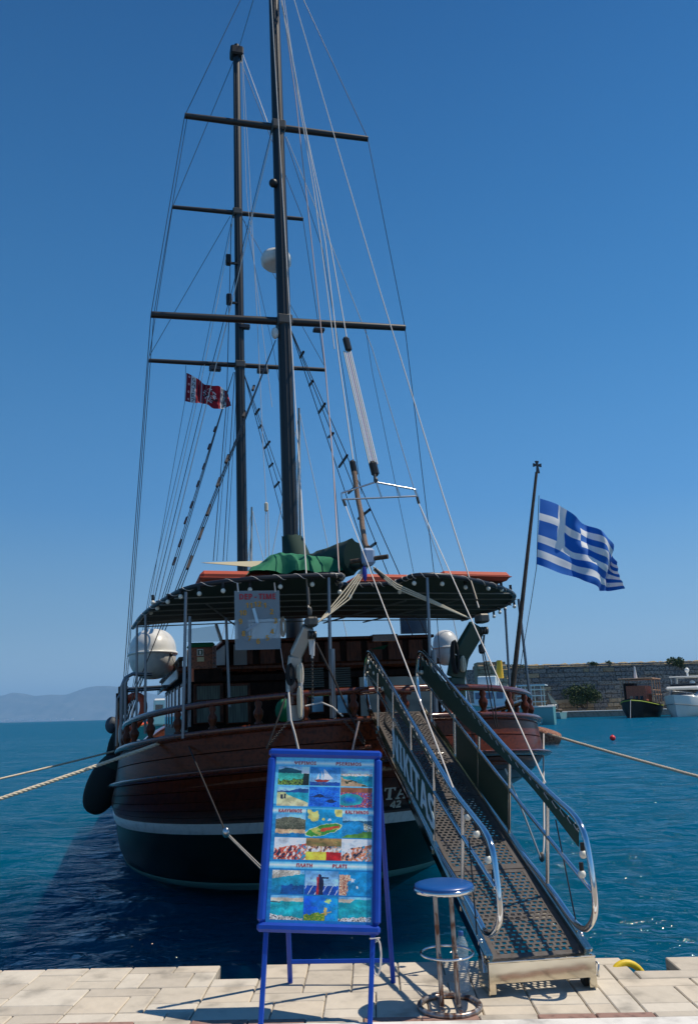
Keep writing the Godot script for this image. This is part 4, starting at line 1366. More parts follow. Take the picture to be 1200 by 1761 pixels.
func davit(base: Array, head: Vector3, m: Material, parent: Node3D, wide := 0.14) -> void:
	var col := MB.new()
	for k in base.size() - 1:
		col.bar(base[k], base[k + 1], wide, 0.16, Vector3.BACK, 0.015)
	var d := put(col, "davit", m, parent)
	var hd := MB.new()
	hd.box(head, Vector3(0.13, 0.11, 0.2), Basis.IDENTITY, 0.02)
	put(hd, "davit_head", M.track, d)
	for k in 3:
		var pl := MB.new()
		pl.lathe(PackedVector2Array([Vector2(0.005, -0.012), Vector2(0.05, -0.012), Vector2(0.042, 0.0), Vector2(0.05, 0.012), Vector2(0.005, 0.012)]), Transform3D(Basis(Vector3.FORWARD, PI / 2), head + Vector3(-0.035 + k * 0.035, -0.15, 0.02)), 14)
		put(pl, "pulley", M.track, d)

func build_stern_gear() -> void:
	davit([Vector3(-1.016, 2.263, -0.25), Vector3(-1.02, 2.798, -0.25), Vector3(-0.987, 3.042, -0.2), Vector3(-0.847, 3.363, -0.05)], Vector3(-0.828, 3.411, -0), paint(rgb(186, 184, 176), 0.4, 0.55), ship)
	davit([Vector3(1.031, 2.131, -0.35), Vector3(1.058, 2.726, -0.35), Vector3(1.114, 2.986, -0.3), Vector3(1.324, 3.341, -0.15)], Vector3(1.365, 3.422, -0.1), paint(rgb(34, 66, 56), 0.5), ship, 0.2)
	part_box(ship, "davit_block", M.varnish, Vector3(-1.021, 2.63, -0.2), Vector3(0.1, 0.3, 0.12), 0.01)
	# tackle hanging from the davits
	for e in [[Vector3(-0.832, 3.29, -0), Vector3(-0.829, 2.996, 0)], [Vector3(-0.798, 3.289, -0), Vector3(-0.815, 3.022, -0)], [Vector3(-0.853, 3.29, -0), Vector3(-0.848, 3.037, -0)]]:
		line(ship, "davit_fall", M.line_white, 0.014, [e[0], e[1]], 6)
	for e in [[Vector3(1.331, 3.221, -0.1), Vector3(1.333, 3.078, -0.1)], [Vector3(1.377, 3.22, -0.1), Vector3(1.349, 3.078, -0.1)]]:
		line(ship, "davit_fall", M.line_dark, 0.012, [e[0], e[1]], 6)
	part_box(ship, "tackle_block", M.black, Vector3(1.33, 3.05, -0.1), Vector3(0.08, 0.12, 0.06), 0.02)
	line(ship, "davit_fall", M.line_dark, 0.008, [Vector3(1.334, 3.007, -0.1), Vector3(1.361, 2.459, -0.05), Vector3(1.381, 2.117, 0)], 5)
	line(ship, "davit_fall", M.line_dark, 0.008, [Vector3(1.357, 3.006, -0.1), Vector3(1.414, 2.456, -0.05), Vector3(1.404, 2.115, -0)], 5)
	for e in [[Vector3(-0.83, 2.983, 0), Vector3(-0.841, 2.506, -0), 22], [Vector3(-1.395, 2.044, 0.1), Vector3(-1.141, 2.309, 0.1), 18], [Vector3(-0.508, 2.278, 0.1), Vector3(-0.288, 2.013, 0.12), 18]]:
		var cb := MB.new()
		for k in e[2]:
			var p: Vector3 = e[0].lerp(e[1], (k + 0.5) / e[2])
			var dd: Vector3 = (e[1] - e[0]).normalized()
			var sd := Vector3.BACK if k % 2 else Vector3.BACK.cross(dd)
			var l: float = e[0].distance_to(e[1]) / e[2] * 0.75
			cb.tube(PackedVector3Array([p - dd * l * 0.8, p - dd * l * 0.4 + sd * 0.012, p + dd * l * 0.4 + sd * 0.012, p + dd * l * 0.8, p + dd * l * 0.4 - sd * 0.012, p - dd * l * 0.4 - sd * 0.012, p - dd * l * 0.8]), 0.005, 4, false)
		put(cb, "chain", M.track, ship)
	# coils of rope on the davits
	for e in [[Vector3(-0.968, 2.832, -0.05), 0.03, 0.1, M.beige], [Vector3(-0.938, 2.821, -0.1), 0.02, 0.12, M.line_white], [Vector3(-0.989, 2.506, 0), 0.022, 0.17, M.beige], [Vector3(-0.959, 2.525, -0.05), 0.016, 0.2, M.line_white], [Vector3(-1.068, 2.825, -0.1), 0.05, 0.12, M.line_dark], [Vector3(1.11, 2.879, -0.2), 0.035, 0.09, M.beige], [Vector3(-2.985, 2.193, -4.6), 0.03, 0.16, M.line_white], [Vector3(-2.926, 1.968, -4.3), 0.035, 0.15, M.line_dark], [Vector3(-2.865, 2.022, -4.1), 0.025, 0.18, M.brown_rope], [Vector3(-3.059, 2.071, -5), 0.03, 0.2, M.line_dark], [Vector3(1.017, 2.967, -0.2), 0.05, 0.2, M.line_dark], [Vector3(-0.721, 3.608, -2.4), 0.04, 0.14, M.line_white], [Vector3(0.849, 2.382, -0.3), 0.07, 0.16, M.line_dark], [Vector3(0.993, 2.447, -0.4), 0.08, 0.2, M.brown_rope]]:
		var rb := MB.new()
		for k in 7:
			var loop := PackedVector3Array()
			for j in 17:
				var a := TAU * j / 16.0
				loop.append(e[0] + Vector3(cos(a) * (e[1] - 0.004 * k) + 0.006 * sin(k * 4.0), sin(a) * (e[2] - 0.01 * (k % 3)) - 0.01 * sin(k * 2.0), 0.012 * (k - 3)))
			rb.tube(loop, 0.009, 5, false)
		put(rb, "rope_coil", e[3], ship)
	# lines led over the stern
	line(ship, "stern_line", M.line_white, 0.012, [Vector3(-1.11, 2.655, -0.05), Vector3(-1.121, 2.321, 0.1), Vector3(-1.084, 2.169, 0.12), Vector3(-1.048, 1.982, 0.14)], 6)
	line(ship, "stern_line", M.line_dark, 0.012, [Vector3(-1.138, 2.598, -0.05), Vector3(-1.233, 2.408, 0.08), Vector3(-1.324, 2.207, 0.12), Vector3(-1.407, 2.027, 0.13)], 6)
	line(ship, "stern_line", M.line_dark, 0.012, [Vector3(-0.781, 3.175, 0), Vector3(-0.591, 2.735, 0.05), Vector3(-0.449, 2.365, 0.1), Vector3(-0.287, 2.038, 0.12)], 6)
	line(ship, "stern_line", M.line_pink, 0.012, [Vector3(-0.343, 2.27, 0.12), Vector3(-0.387, 2.132, 0.13), Vector3(-0.439, 1.959, 0.14)], 6)
	line(ship, "stern_line", M.line_white, 0.01, [Vector3(-0.93, 2.465, 0), Vector3(-0.74, 2.495, -0), Vector3(-0.617, 2.438, 0.02), Vector3(-0.509, 2.329, 0.06)], 6)
	line(ship, "fender_board", M.varnish, 0.03, [Vector3(-0.428, 1.97, 0.1), Vector3(-0.209, 1.982, 0.1)], 6)
	# stern lettering: registration letters on the planking
	var n := Basis(Vector3(1, 0.0, -0.12).normalized(), Vector3(0, 0.86, 0.5).normalized(), Vector3(0.1, -0.5, 0.86).normalized())
	letters("TA", 0.17, Transform3D(n, Vector3(0.314, 1.378, -0.72)), M.hull_letter, ship, "registration_letters", 0.012, 0.0, Vector2.ONE, true)
	letters("42", 0.1, Transform3D(n, Vector3(0.387, 1.218, -1)), M.hull_letter, ship, "registration_letters", 0.012)
	# port chain plate ledge
	var cp := MB.new()
	cp.face(PackedVector3Array([Vector3(-3.107, 1.625, -4.6), Vector3(-2.851, 1.649, -4.2), Vector3(-2.979, 0.927, -4.5)]), Vector3(0, 0, 1))
	cp.face(PackedVector3Array([Vector3(-3.107, 1.625, -4.6), Vector3(-2.851, 1.649, -4.2), Vector3(-2.81, 1.54, -6.6), Vector3(-3.113, 1.559, -6.6)]), Vector3(0, 1, 0))
	cp.face(PackedVector3Array([Vector3(-3.107, 1.625, -4.6), Vector3(-2.979, 0.927, -4.5), Vector3(-3, 0.877, -6.6), Vector3(-3.113, 1.559, -6.6)]), Vector3(-1, 0, 0))
	put(cp, "channel_ledge", M.varnish, ship)
	line(ship, "boarding_line", M.line_white, 0.012, [Vector3(-3.02, 1.44, -4.3), Vector3(-2.928, 1.165, -4.1)], 5)
	board(ship, "light_board", M.old_wood, Vector3(-3.045, 2.487, -5.4), Vector3(-2.881, 2.962, -5.4) + Vector3(0, 0, 0.05), 0.01)
	board(ship, "light_board", M.dark_wood, Vector3(-3.084, 2.412, -5.6), Vector3(-3.025, 2.857, -5.6) + Vector3(0, 0, 0.05), 0.01)
	line(ship, "side_frame", M.post, 0.028, [Vector3(-2.969, 1.715, -3.9), Vector3(-2.973, 2.91, -3.9), Vector3(-2.924, 3.03, -3.9), Vector3(-2.821, 3.088, -3.9), Vector3(-2.524, 3.069, -3.9)], 8)
	line(ship, "side_frame", M.post, 0.022, [Vector3(-2.901, 1.71, -3.6), Vector3(-2.921, 2.939, -3.6), Vector3(-2.88, 3.015, -3.6)], 8)

func build_rigging() -> void:
	var wr := M.wire as StandardMaterial3D
	var wh := M.line_white as StandardMaterial3D
	var nt := Vector3(0.018, 19.563, -5.3)
	var ft := Vector3(0.228, 23.43, -13)
	# shrouds and stays of the near mast
	for e in [
		[wr, 0.0074, [nt, Vector3(-1.938, 14.414, -5.3), Vector3(-2.571, 9.886, -5.3), Vector3(-2.961, 3.071, -5.6), Vector3(-3.011, 1.656, -5.4)]],
		[wr, 0.0066, [Vector3(-1.891, 14.366, -5.3), Vector3(-2.517, 9.89, -5.3), Vector3(-2.903, 3.031, -5.9), Vector3(-2.957, 1.637, -5.7)]],
		[wr, 0.0074, [nt, Vector3(1.976, 14.475, -5.3), Vector3(2.535, 10.026, -5.3), Vector3(2.899, 4.931, -5.6), Vector3(2.881, 2.097, -5.6)]],
		[wh, 0.009, [Vector3(-0.149, 14.198, -5.2), Vector3(-0.955, 10.592, -5.4), Vector3(-1.305, 9.123, -5.6), Vector3(-2.312, 4.789, -5.9), Vector3(-2.86, 2.164, -5.9)]],
		[wr, 0.0074, [Vector3(-0.173, 14.194, -5.2), Vector3(-1.013, 10.586, -5.4), Vector3(-1.384, 9.118, -5.6), Vector3(-2.395, 4.758, -5.9), Vector3(-2.937, 2.09, -5.9)]],
		[wh, 0.008, [Vector3(0.147, 14.159, -5.2), Vector3(1.081, 11.657, -5.3), Vector3(1.865, 9.588, -5.5), Vector3(2.717, 6.522, -5.8), Vector3(3.267, 4.998, -6), Vector3(3.665, 2.057, -6)]],
		[wr, 0.0066, [Vector3(0.122, 14.155, -5.2), Vector3(0.857, 11.633, -5.3), Vector3(1.22, 9.032, -5.5), Vector3(1.534, 6.532, -5.7)]],
		[wr, 0.0098, [Vector3(-0.279, 18.696, -6.2), Vector3(0.308, 23.673, -13)]],
		[wr, 0.0049, [Vector3(1.688, 9.907, -5.3), Vector3(1.741, 8.936, -5.2), Vector3(1.999, 5.339, -4.5), Vector3(2.01, 4.714, -4.3)]]]:
		line(ship, "shroud", e[0], e[1], e[2])
	for e in [[Vector3(-0.181, 9.535, -5.3), [Vector3(-2.987, 2.299, -4.7), Vector3(-2.937, 2.292, -5.3), Vector3(-2.871, 2.282, -6)], [[435,668], [419,713], [390,790], [375,830], [358,878], [345,918], [325,968]]], [Vector3(0.107, 9.845, -5.3), [Vector3(2.574, 2.166, -6), Vector3(2.823, 2.101, -5.3), Vector3(2.933, 2.096, -4.7)], []]]:
		for k in 3:
			line(ship, "shroud", wr, 0.009, [e[0], e[1][k]])
	# ladder steps lashed across the shrouds
	for p in [Vector3(-0.666, 8.449, -5.2), Vector3(-0.854, 7.909, -5.2), Vector3(-1.182, 7.011, -5.2), Vector3(-1.347, 6.558, -5.2), Vector3(-1.531, 6.027, -5.2), Vector3(-1.668, 5.593, -5.2), Vector3(-1.875, 5.062, -5.2)]:
		var b := MB.new()
		b.bar(p + Vector3(-0.05, -0.16, 0.3), p + Vector3(0.07, 0.18, -0.3), 0.045, 0.045, Vector3.UP, 0.008)
		put(b, "ladder_step", M.step, ship)
	for e in [[Vector3(0.362, 9.336, -5.6), Vector3(0.306, 9.184, -5)], [Vector3(0.532, 8.743, -5.6), Vector3(0.469, 8.589, -5)], [Vector3(0.749, 8.246, -5.8), Vector3(0.667, 8.094, -4.9)], [Vector3(0.932, 7.734, -5.8), Vector3(0.801, 7.502, -4.9)], [Vector3(1.148, 7.147, -5.9), Vector3(1.027, 7.039, -4.8)], [Vector3(1.315, 6.605, -5.9), Vector3(1.171, 6.446, -4.9)], [Vector3(1.522, 6.104, -6), Vector3(1.413, 5.996, -4.8)], [Vector3(1.696, 5.498, -6), Vector3(1.49, 5.355, -4.8)]]:
		var b := MB.new()
		b.bar(e[0], e[1], 0.04, 0.05, Vector3.UP, 0.008)
		put(b, "ladder_step", M.dark_wood, ship)
	# far mast rigging
	for e in [
		[wr, 0.0098, [ft, Vector3(-1.819, 17.444, -13), Vector3(-2.472, 12.376, -13), Vector3(-2.899, 4.468, -13.3), Vector3(-3.074, 1.721, -13.3)]],
		[wr, 0.0098, [ft, Vector3(2.214, 17.513, -13), Vector3(2.72, 12.422, -13), Vector3(3.058, 5.987, -13.3)]],
		[wr, 0.0082, [Vector3(-0.08, 17.337, -13), Vector3(-2.441, 12.54, -13)]],
		[wr, 0.0082, [Vector3(0.279, 17.34, -13), Vector3(2.69, 12.572, -13)]],
		[wr, 0.0115, [Vector3(-0.073, 16.947, -12.8), Vector3(-0.284, 11.17, -12.8), Vector3(-0.705, 6.496, -12.8)]],
		[wr, 0.0115, [Vector3(-0.037, 12.086, -12.8), Vector3(-0.436, 6.496, -12.8)]],
		[wr, 0.0074, [Vector3(-0.218, 11.174, -12.8), Vector3(-0.61, 6.496, -12.8)]],
		[wr, 0.0074, [Vector3(-0.017, 11.185, -12.8), Vector3(-0.341, 6.495, -12.8)]],
		[wr, 0.0066, [Vector3(-1.423, 12.301, -13), Vector3(-1.456, 11.151, -13), Vector3(-2.311, 5.851, -13.2), Vector3(-2.869, 2.511, -13.2)]],
		[wh, 0.009, [Vector3(0.002, 17.216, -12.8), Vector3(-0.51, 14.329, -12.9), Vector3(-1.111, 11.205, -13), Vector3(-2.25, 5.851, -13.2), Vector3(-2.81, 2.508, -13.2)]],
		[wr, 0.0074, [Vector3(-0.034, 17.212, -12.8), Vector3(-1.193, 11.2, -13), Vector3(-2.357, 5.852, -13.2), Vector3(-2.924, 2.368, -13.2)]],
		[wh, 0.01, [Vector3(0.388, 23.188, -12.8), Vector3(-0.097, 15.117, -6)]],
		[wh, 0.009, [Vector3(0.369, 23.162, -12.8), Vector3(0.498, 18.681, -12.7), Vector3(0.628, 13.518, -12.6), Vector3(0.685, 9.874, -12.5), Vector3(0.724, 8.01, -12.4)]],
		[wh, 0.008, [Vector3(0.35, 23.158, -12.8), Vector3(0.396, 18.05, -12.7), Vector3(0.607, 15.035, -12.6), Vector3(0.979, 10.942, -12.5)]],
		[wh, 0.012, [Vector3(0.704, 7.843, -12.4), Vector3(0.673, 6.534, -12.4)]],
		[wh, 0.012, [Vector3(0.769, 7.844, -12.4), Vector3(0.769, 6.534, -12.4)]],
		[wr, 0.0066, [Vector3(0.338, 17.096, -12.8), Vector3(1.078, 12.807, -12.6), Vector3(1.437, 9.87, -12.4)]]]:
		line(ship, "far_rigging_line", e[0], e[1], e[2])
	part_box(ship, "rigging_block", M.beige, Vector3(0.723, 7.943, -12.4), Vector3(0.1, 0.26, 0.1), 0.03)
	for k in 3:
		line(ship, "shroud", wr, 0.0105, [Vector3(-0.046, 12.171, -13), [Vector3(-3.005, 2.374, -12.3), Vector3(-2.924, 2.368, -13), Vector3(-2.837, 2.362, -13.7)][k]])
		line(ship, "shroud", wr, 0.0105, [Vector3(0.245, 12.189, -13), [Vector3(1.443, 7.789, -13.7), Vector3(1.514, 7.627, -13), Vector3(1.561, 7.489, -12.4)][k]])
	for p in [Vector3(-0.604, 10.378, -13), Vector3(-0.773, 9.846, -13), Vector3(-0.924, 9.254, -13), Vector3(-1.088, 8.737, -13), Vector3(-1.266, 8.127, -13), Vector3(-1.425, 7.676, -13), Vector3(-1.582, 7.035, -13), Vector3(-1.737, 6.533, -13)]:
		var b := MB.new()
		b.bar(p + Vector3(-0.05, -0.14, 0.2), p + Vector3(0.04, 0.14, -0.2), 0.05, 0.05, Vector3.UP, 0.008)
		put(b, "ladder_step", M.dark_wood, ship)
	for e in [[Vector3(0.609, 10.991, -13.3), Vector3(0.639, 10.947, -12.7)], [Vector3(0.704, 10.577, -13.3), Vector3(0.695, 10.452, -12.7)], [Vector3(0.862, 9.952, -13.3), Vector3(0.92, 9.968, -12.7)], [Vector3(0.986, 9.385, -13.3), Vector3(0.987, 9.307, -12.7)], [Vector3(1.142, 8.798, -13.4), Vector3(1.138, 8.731, -12.6)]]:
		var b := MB.new()
		b.bar(e[0], e[1], 0.05, 0.06, Vector3.UP, 0.008)
		put(b, "ladder_step", M.dark_wood, ship)
	# white running lines down the near mast and to the davits
	for e in [
		[wh, 0.0095, [Vector3(-0.127, 18.742, -5.1), Vector3(-0.216, 9.736, -3.7), Vector3(-0.38, 6.799, -2.6), Vector3(-0.84, 3.553, -0.05)]],
		[wh, 0.0095, [nt, Vector3(0.39, 17.501, -5), Vector3(1.336, 9.609, -3.2), Vector3(1.414, 5.349, -1.2), Vector3(1.347, 3.562, -0.12)]],
		[M.line_pink, 0.0105, [nt, Vector3(0.16, 17.653, -5.2), Vector3(0.269, 14.793, -4.7), Vector3(0.284, 9.729, -3.6), Vector3(0.23, 7.896, -3), Vector3(0.084, 6.022, -2.2), Vector3(-0.261, 4.105, -0.8)]],
		[wh, 0.0095, [nt, Vector3(0.16, 17.653, -5.2), Vector3(0.305, 13.807, -4.2), Vector3(0.361, 10.183, -2.8), Vector3(0.313, 8.011, -1.9)]],
		[wh, 0.0095, [nt, Vector3(0.133, 17.647, -5.2), Vector3(0.396, 13.089, -4.2), Vector3(0.433, 10.558, -3.4), Vector3(0.255, 7.751, -2.2), Vector3(0.118, 5.802, -1.2)]],
		[wh, 0.009, [nt, Vector3(0.212, 17.664, -5.2), Vector3(0.319, 14.801, -4.7), Vector3(0.406, 12.042, -4), Vector3(0.376, 10.202, -3.4), Vector3(0.346, 8.233, -2.8)]]]:
		line(ship, "running_line", e[0], e[1], e[2])
	var swivel := MB.new()
	swivel.tube(PackedVector3Array([Vector3(-0.837, 3.621, -0.05), Vector3(-0.833, 3.836, -0.1)]), 0.02, 8)
	swivel.ball(Vector3(-0.828, 3.538, -0.04), Vector3(0.03, 0.06, 0.02))
	put(swivel, "turnbuckle", M.track, ship)
	swivel = MB.new()
	swivel.tube(PackedVector3Array([Vector3(1.324, 3.658, -0.12), Vector3(1.345, 3.922, -0.3)]), 0.02, 8)
	put(swivel, "turnbuckle", M.track, ship)
	# tackle that carries the gangway bridle
	for k in 5:
		var o := (k - 2) * 0.028
		line(ship, "tackle_line", [M.beige, wh, M.line_pink, M.beige, wh][k], 0.009, [Vector3(0.311, 7.777, -1.9) + Vector3(o, 0, 0), Vector3(0.226, 5.554, -0.6) + Vector3(o, 0, 0)])
	for e in [[Vector3(0.317, 7.894, -1.9), 0.3], [Vector3(0.23, 5.489, -0.6), 0.26]]:
		var b := MB.new()
		b.box(e[0], Vector3(0.11, e[1] * 0.85, 0.08), Basis(Vector3.BACK, 0.2), 0.035)
		put(b, "tackle_block", M.black, ship)
	# wrapped topping lift of the boom
	var tl := MB.new()
	tl.tube(smooth([Vector3(0.097, 5.585, -1.1), Vector3(0.086, 5.187, -0.95), Vector3(0.079, 4.908, -0.8), Vector3(0.057, 4.726, -0.7), Vector3(0.04, 4.462, -0.55), Vector3(0.054, 4.398, -0.5)], 5), 0.036, 8, true)
	put(tl, "wrapped_lift", M.brown_rope, ship)
	part_box(ship, "tackle_block", M.black, Vector3(0.106, 5.659, -1.15), Vector3(0.09, 0.24, 0.07), 0.03, Basis(Vector3.BACK, 0.15))
	# mainsheet parts from the boom end to both davits
	for k in 4:
		line(ship, "sheet_rope", M.beige, 0.009, [Vector3(-0.035, 4.123, -0.35) + Vector3(0.016 * k - 0.02, 0.0, 0.0), Vector3(-0.361, 3.747, -0.2) + Vector3(0.035 * k - 0.05, -0.016 * k, 0.02 * (k % 2)), Vector3(-0.698, 3.414, -0.05) + Vector3(0.022 * k - 0.03, 0.014 * k, 0)])
	for k in 3:
		line(ship, "sheet_rope", M.beige, 0.01, [Vector3(0.07, 4.086, -0.35) + Vector3(0, 0.02 * k, 0), Vector3(0.345, 3.856, -0.3) + Vector3(0, 0.03 * k - 0.02, 0), Vector3(0.748, 3.65, -0.22) + Vector3(0, 0.02 * k, 0), Vector3(1.216, 3.438, -0.15)])
	line(ship, "sheet_rope", M.line_dark, 0.024, [Vector3(0.086, 4.101, -0.35), Vector3(0.191, 3.977, -0.32)])
	# flagstaff on the starboard quarter
	var fs := MB.new()
	fs.tube(PackedVector3Array([Vector3(2.019, 2.285, -0.9), Vector3(2.772, 5.602, -0.9)]), 0.03, 10, true, PackedFloat32Array([0.036, 0.02]))
	var staff := put(fs, "flagstaff", M.old_wood, ship)
	var fx := MB.new()
	var cc := Vector3(2.793, 5.708, -0.9)
	for d in [Vector3.UP, Vector3.DOWN, Vector3.LEFT, Vector3.RIGHT]:
		var sd := Vector3(d.y, d.x, 0)
		var l := 0.115 if d == Vector3.DOWN else 0.058
		for z in [0.012, -0.012]:
			fx.face(PackedVector3Array([cc + d * 0.008 - sd * 0.01 + Vector3(0, 0, z), cc + d * 0.008 + sd * 0.01 + Vector3(0, 0, z), cc + d * l + sd * 0.026 + Vector3(0, 0, z), cc + d * l - sd * 0.026 + Vector3(0, 0, z)]), Vector3(0, 0, signf(z)))
		for q in [-1.0, 1.0]:
			fx.face(PackedVector3Array([cc + d * 0.008 + sd * 0.01 * q + Vector3(0, 0, 0.012), cc + d * 0.008 + sd * 0.01 * q - Vector3(0, 0, 0.012), cc + d * l + sd * 0.026 * q - Vector3(0, 0, 0.012), cc + d * l + sd * 0.026 * q + Vector3(0, 0, 0.012)]), (sd * q).normalized())
		fx.box(cc + d * (l + 0.002), Vector3(0.052 if d.x == 0.0 else 0.006, 0.052 if d.y == 0.0 else 0.006, 0.024))
	put(fx, "cross_finial", M.wire, staff)
	line(ship, "flag_halyard", M.line_dark, 0.005, [Vector3(2.77, 5.254, -0.9), Vector3(2.617, 4.214, -0.9), Vector3(2.469, 3.686, -0.9), Vector3(2.305, 3.133, -0.9), Vector3(2.112, 2.447, -0.9)], 4)
	build_flags()
	build_hung_things()

func flag_mesh(top: Array, bot: Array) -> MB:
	var a := smooth(top, 8)
	var c := smooth(bot, 8)
	var rows := []
	for k in 17:
		var f := k / 16.0
		var row := PackedVector3Array()
		for i in a.size():
			var p := a[i].lerp(c[i], f)
			var u := float(i) / (a.size() - 1)
			p += Vector3(0.004 * sin(f * 5.0 + u * 17.0), 0, (0.075 * sin(u * 11.0 + f * 3.2) + 0.028 * sin(u * 27.0 - f * 6.0) + 0.012 * sin(u * 9.0 + f * 24.0)) * minf(1.0, u * 3.0))
			row.append(p)
		rows.append(row)
	var b := MB.new()
	b.grid(rows)
	return b

func cloth(im: Image, through := 0.5) -> StandardMaterial3D:
	var m := paint(Color.WHITE, 0.8)
	m.albedo_texture = ImageTexture.create_from_image(im)
	m.texture_repeat = false
	m.backlight_enabled = true
	m.backlight = gray(through)
	return m

const GLYPH := {"G": "01110100011000010111100011000101110", "A": "01110100011000111111100011000110001", "T": "11111001000010000100001000010000100", "E": "11111100001000011110100001000011111", "7": "11111000010001000100010000100001000"}

func build_flags() -> void:
	var blue := rgb(0, 98, 188)
	var im := Image.create(270, 180, false, Image.FORMAT_RGB8)
	im.fill(rgb(232, 234, 236))
	for k in 5:
		im.fill_rect(Rect2i(0, k * 40, 270, 20), blue)
	im.fill_rect(Rect2i(0, 0, 100, 100), blue)
	im.fill_rect(Rect2i(40, 0, 20, 100), rgb(232, 234, 236))
	im.fill_rect(Rect2i(0, 40, 100, 20), rgb(232, 234, 236))
	var fm := flag_mesh([Vector3(2.783, 5.211, -0.9), Vector3(3.098, 5.139, -1), Vector3(3.254, 4.957, -0.85), Vector3(3.617, 4.887, -1.05), Vector3(3.67, 4.71, -0.8), Vector3(4.043, 4.626, -1.25), Vector3(4.301, 4.543, -1.6), Vector3(4.239, 4.37, -1.35)], [Vector3(2.622, 4.255, -0.9), Vector3(2.853, 4.146, -0.8), Vector3(3.23, 4.079, -1), Vector3(3.311, 3.963, -0.8), Vector3(3.628, 3.908, -1), Vector3(3.93, 3.933, -1.3), Vector3(4.169, 3.959, -1.55), Vector3(4.175, 3.939, -1.3)])
	var o := single(fm, "striped_flag", cloth(im, 0.55), "large blue and white striped flag with a white cross flying from the leaning staff", "flag")
	o.transform = ship.transform
	im = Image.create(240, 150, false, Image.FORMAT_RGB8)
	im.fill(rgb(164, 20, 40))
	im.fill_rect(Rect2i(0, 0, 30, 150), rgb(112, 16, 38))
	for k in 4:
		for a in 24:
			im.fill_rect(Rect2i(19 + int(4.0 * cos(a * TAU / 24.0)), 14 + k * 40 + int(5.0 * sin(a * TAU / 24.0)), 2, 2), rgb(214, 190, 196))
	for x0 in [30, 190]:
		im.fill_rect(Rect2i(x0, 0, 24, 150), rgb(190, 200, 206))
		var at := 0
		for ch in "GATE7":
			var g: String = GLYPH[ch]
			for q in 35:
				if g[q] == "1":
					im.fill_rect(Rect2i(x0 + 5 + (q % 5) * 3, 8 + at * 29 + (q / 5) * 3, 3, 3), rgb(24, 24, 34))
			at += 1
	# loose white and dark print in the middle of the cloth
	var g2 := RandomNumberGenerator.new()
	g2.seed = 12
	for k in 3:
		im.fill_rect(Rect2i(66 + k * 16, 0, 6, 150), [rgb(60, 14, 30), rgb(170, 178, 186), rgb(60, 14, 30)][k])
	for k in 120:
		var an := g2.randf() * TAU
		var rad := sqrt(g2.randf()) * 44.0
		im.fill_rect(Rect2i(128 + int(cos(an) * rad * 0.8), 72 + int(sin(an) * rad * 1.2), g2.randi_range(3, 13), g2.randi_range(3, 11)), [rgb(232, 232, 234), rgb(222, 222, 226), rgb(30, 26, 34), rgb(180, 26, 44), rgb(236, 234, 232)][g2.randi() % 5])
	for k in 60:
		var a := -0.3 + k * 0.035
		im.fill_rect(Rect2i(96 + int(26.0 * cos(a)), 74 + int(16.0 * sin(a)), 5, 6), rgb(20, 22, 34))
		im.fill_rect(Rect2i(150 + int(24.0 * cos(a + 0.4)), 84 + int(18.0 * sin(a + 0.4)), 5, 6), rgb(20, 22, 34))
	fm = flag_mesh([Vector3(-1.407, 12.067, -13), Vector3(-1.108, 11.803, -12.8), Vector3(-0.774, 11.826, -13.2), Vector3(-0.513, 11.587, -12.8), Vector3(-0.2, 11.659, -13.2)], [Vector3(-1.44, 11.187, -13), Vector3(-1.135, 11.111, -12.9), Vector3(-0.812, 11.172, -13.2), Vector3(-0.519, 10.945, -12.8), Vector3(-0.121, 11.153, -13.2)])
	o = single(fm, "red_flag", cloth(im, 0.5), "small dark red and white printed flag flying left of the far mast", "flag")
	o.transform = ship.transform

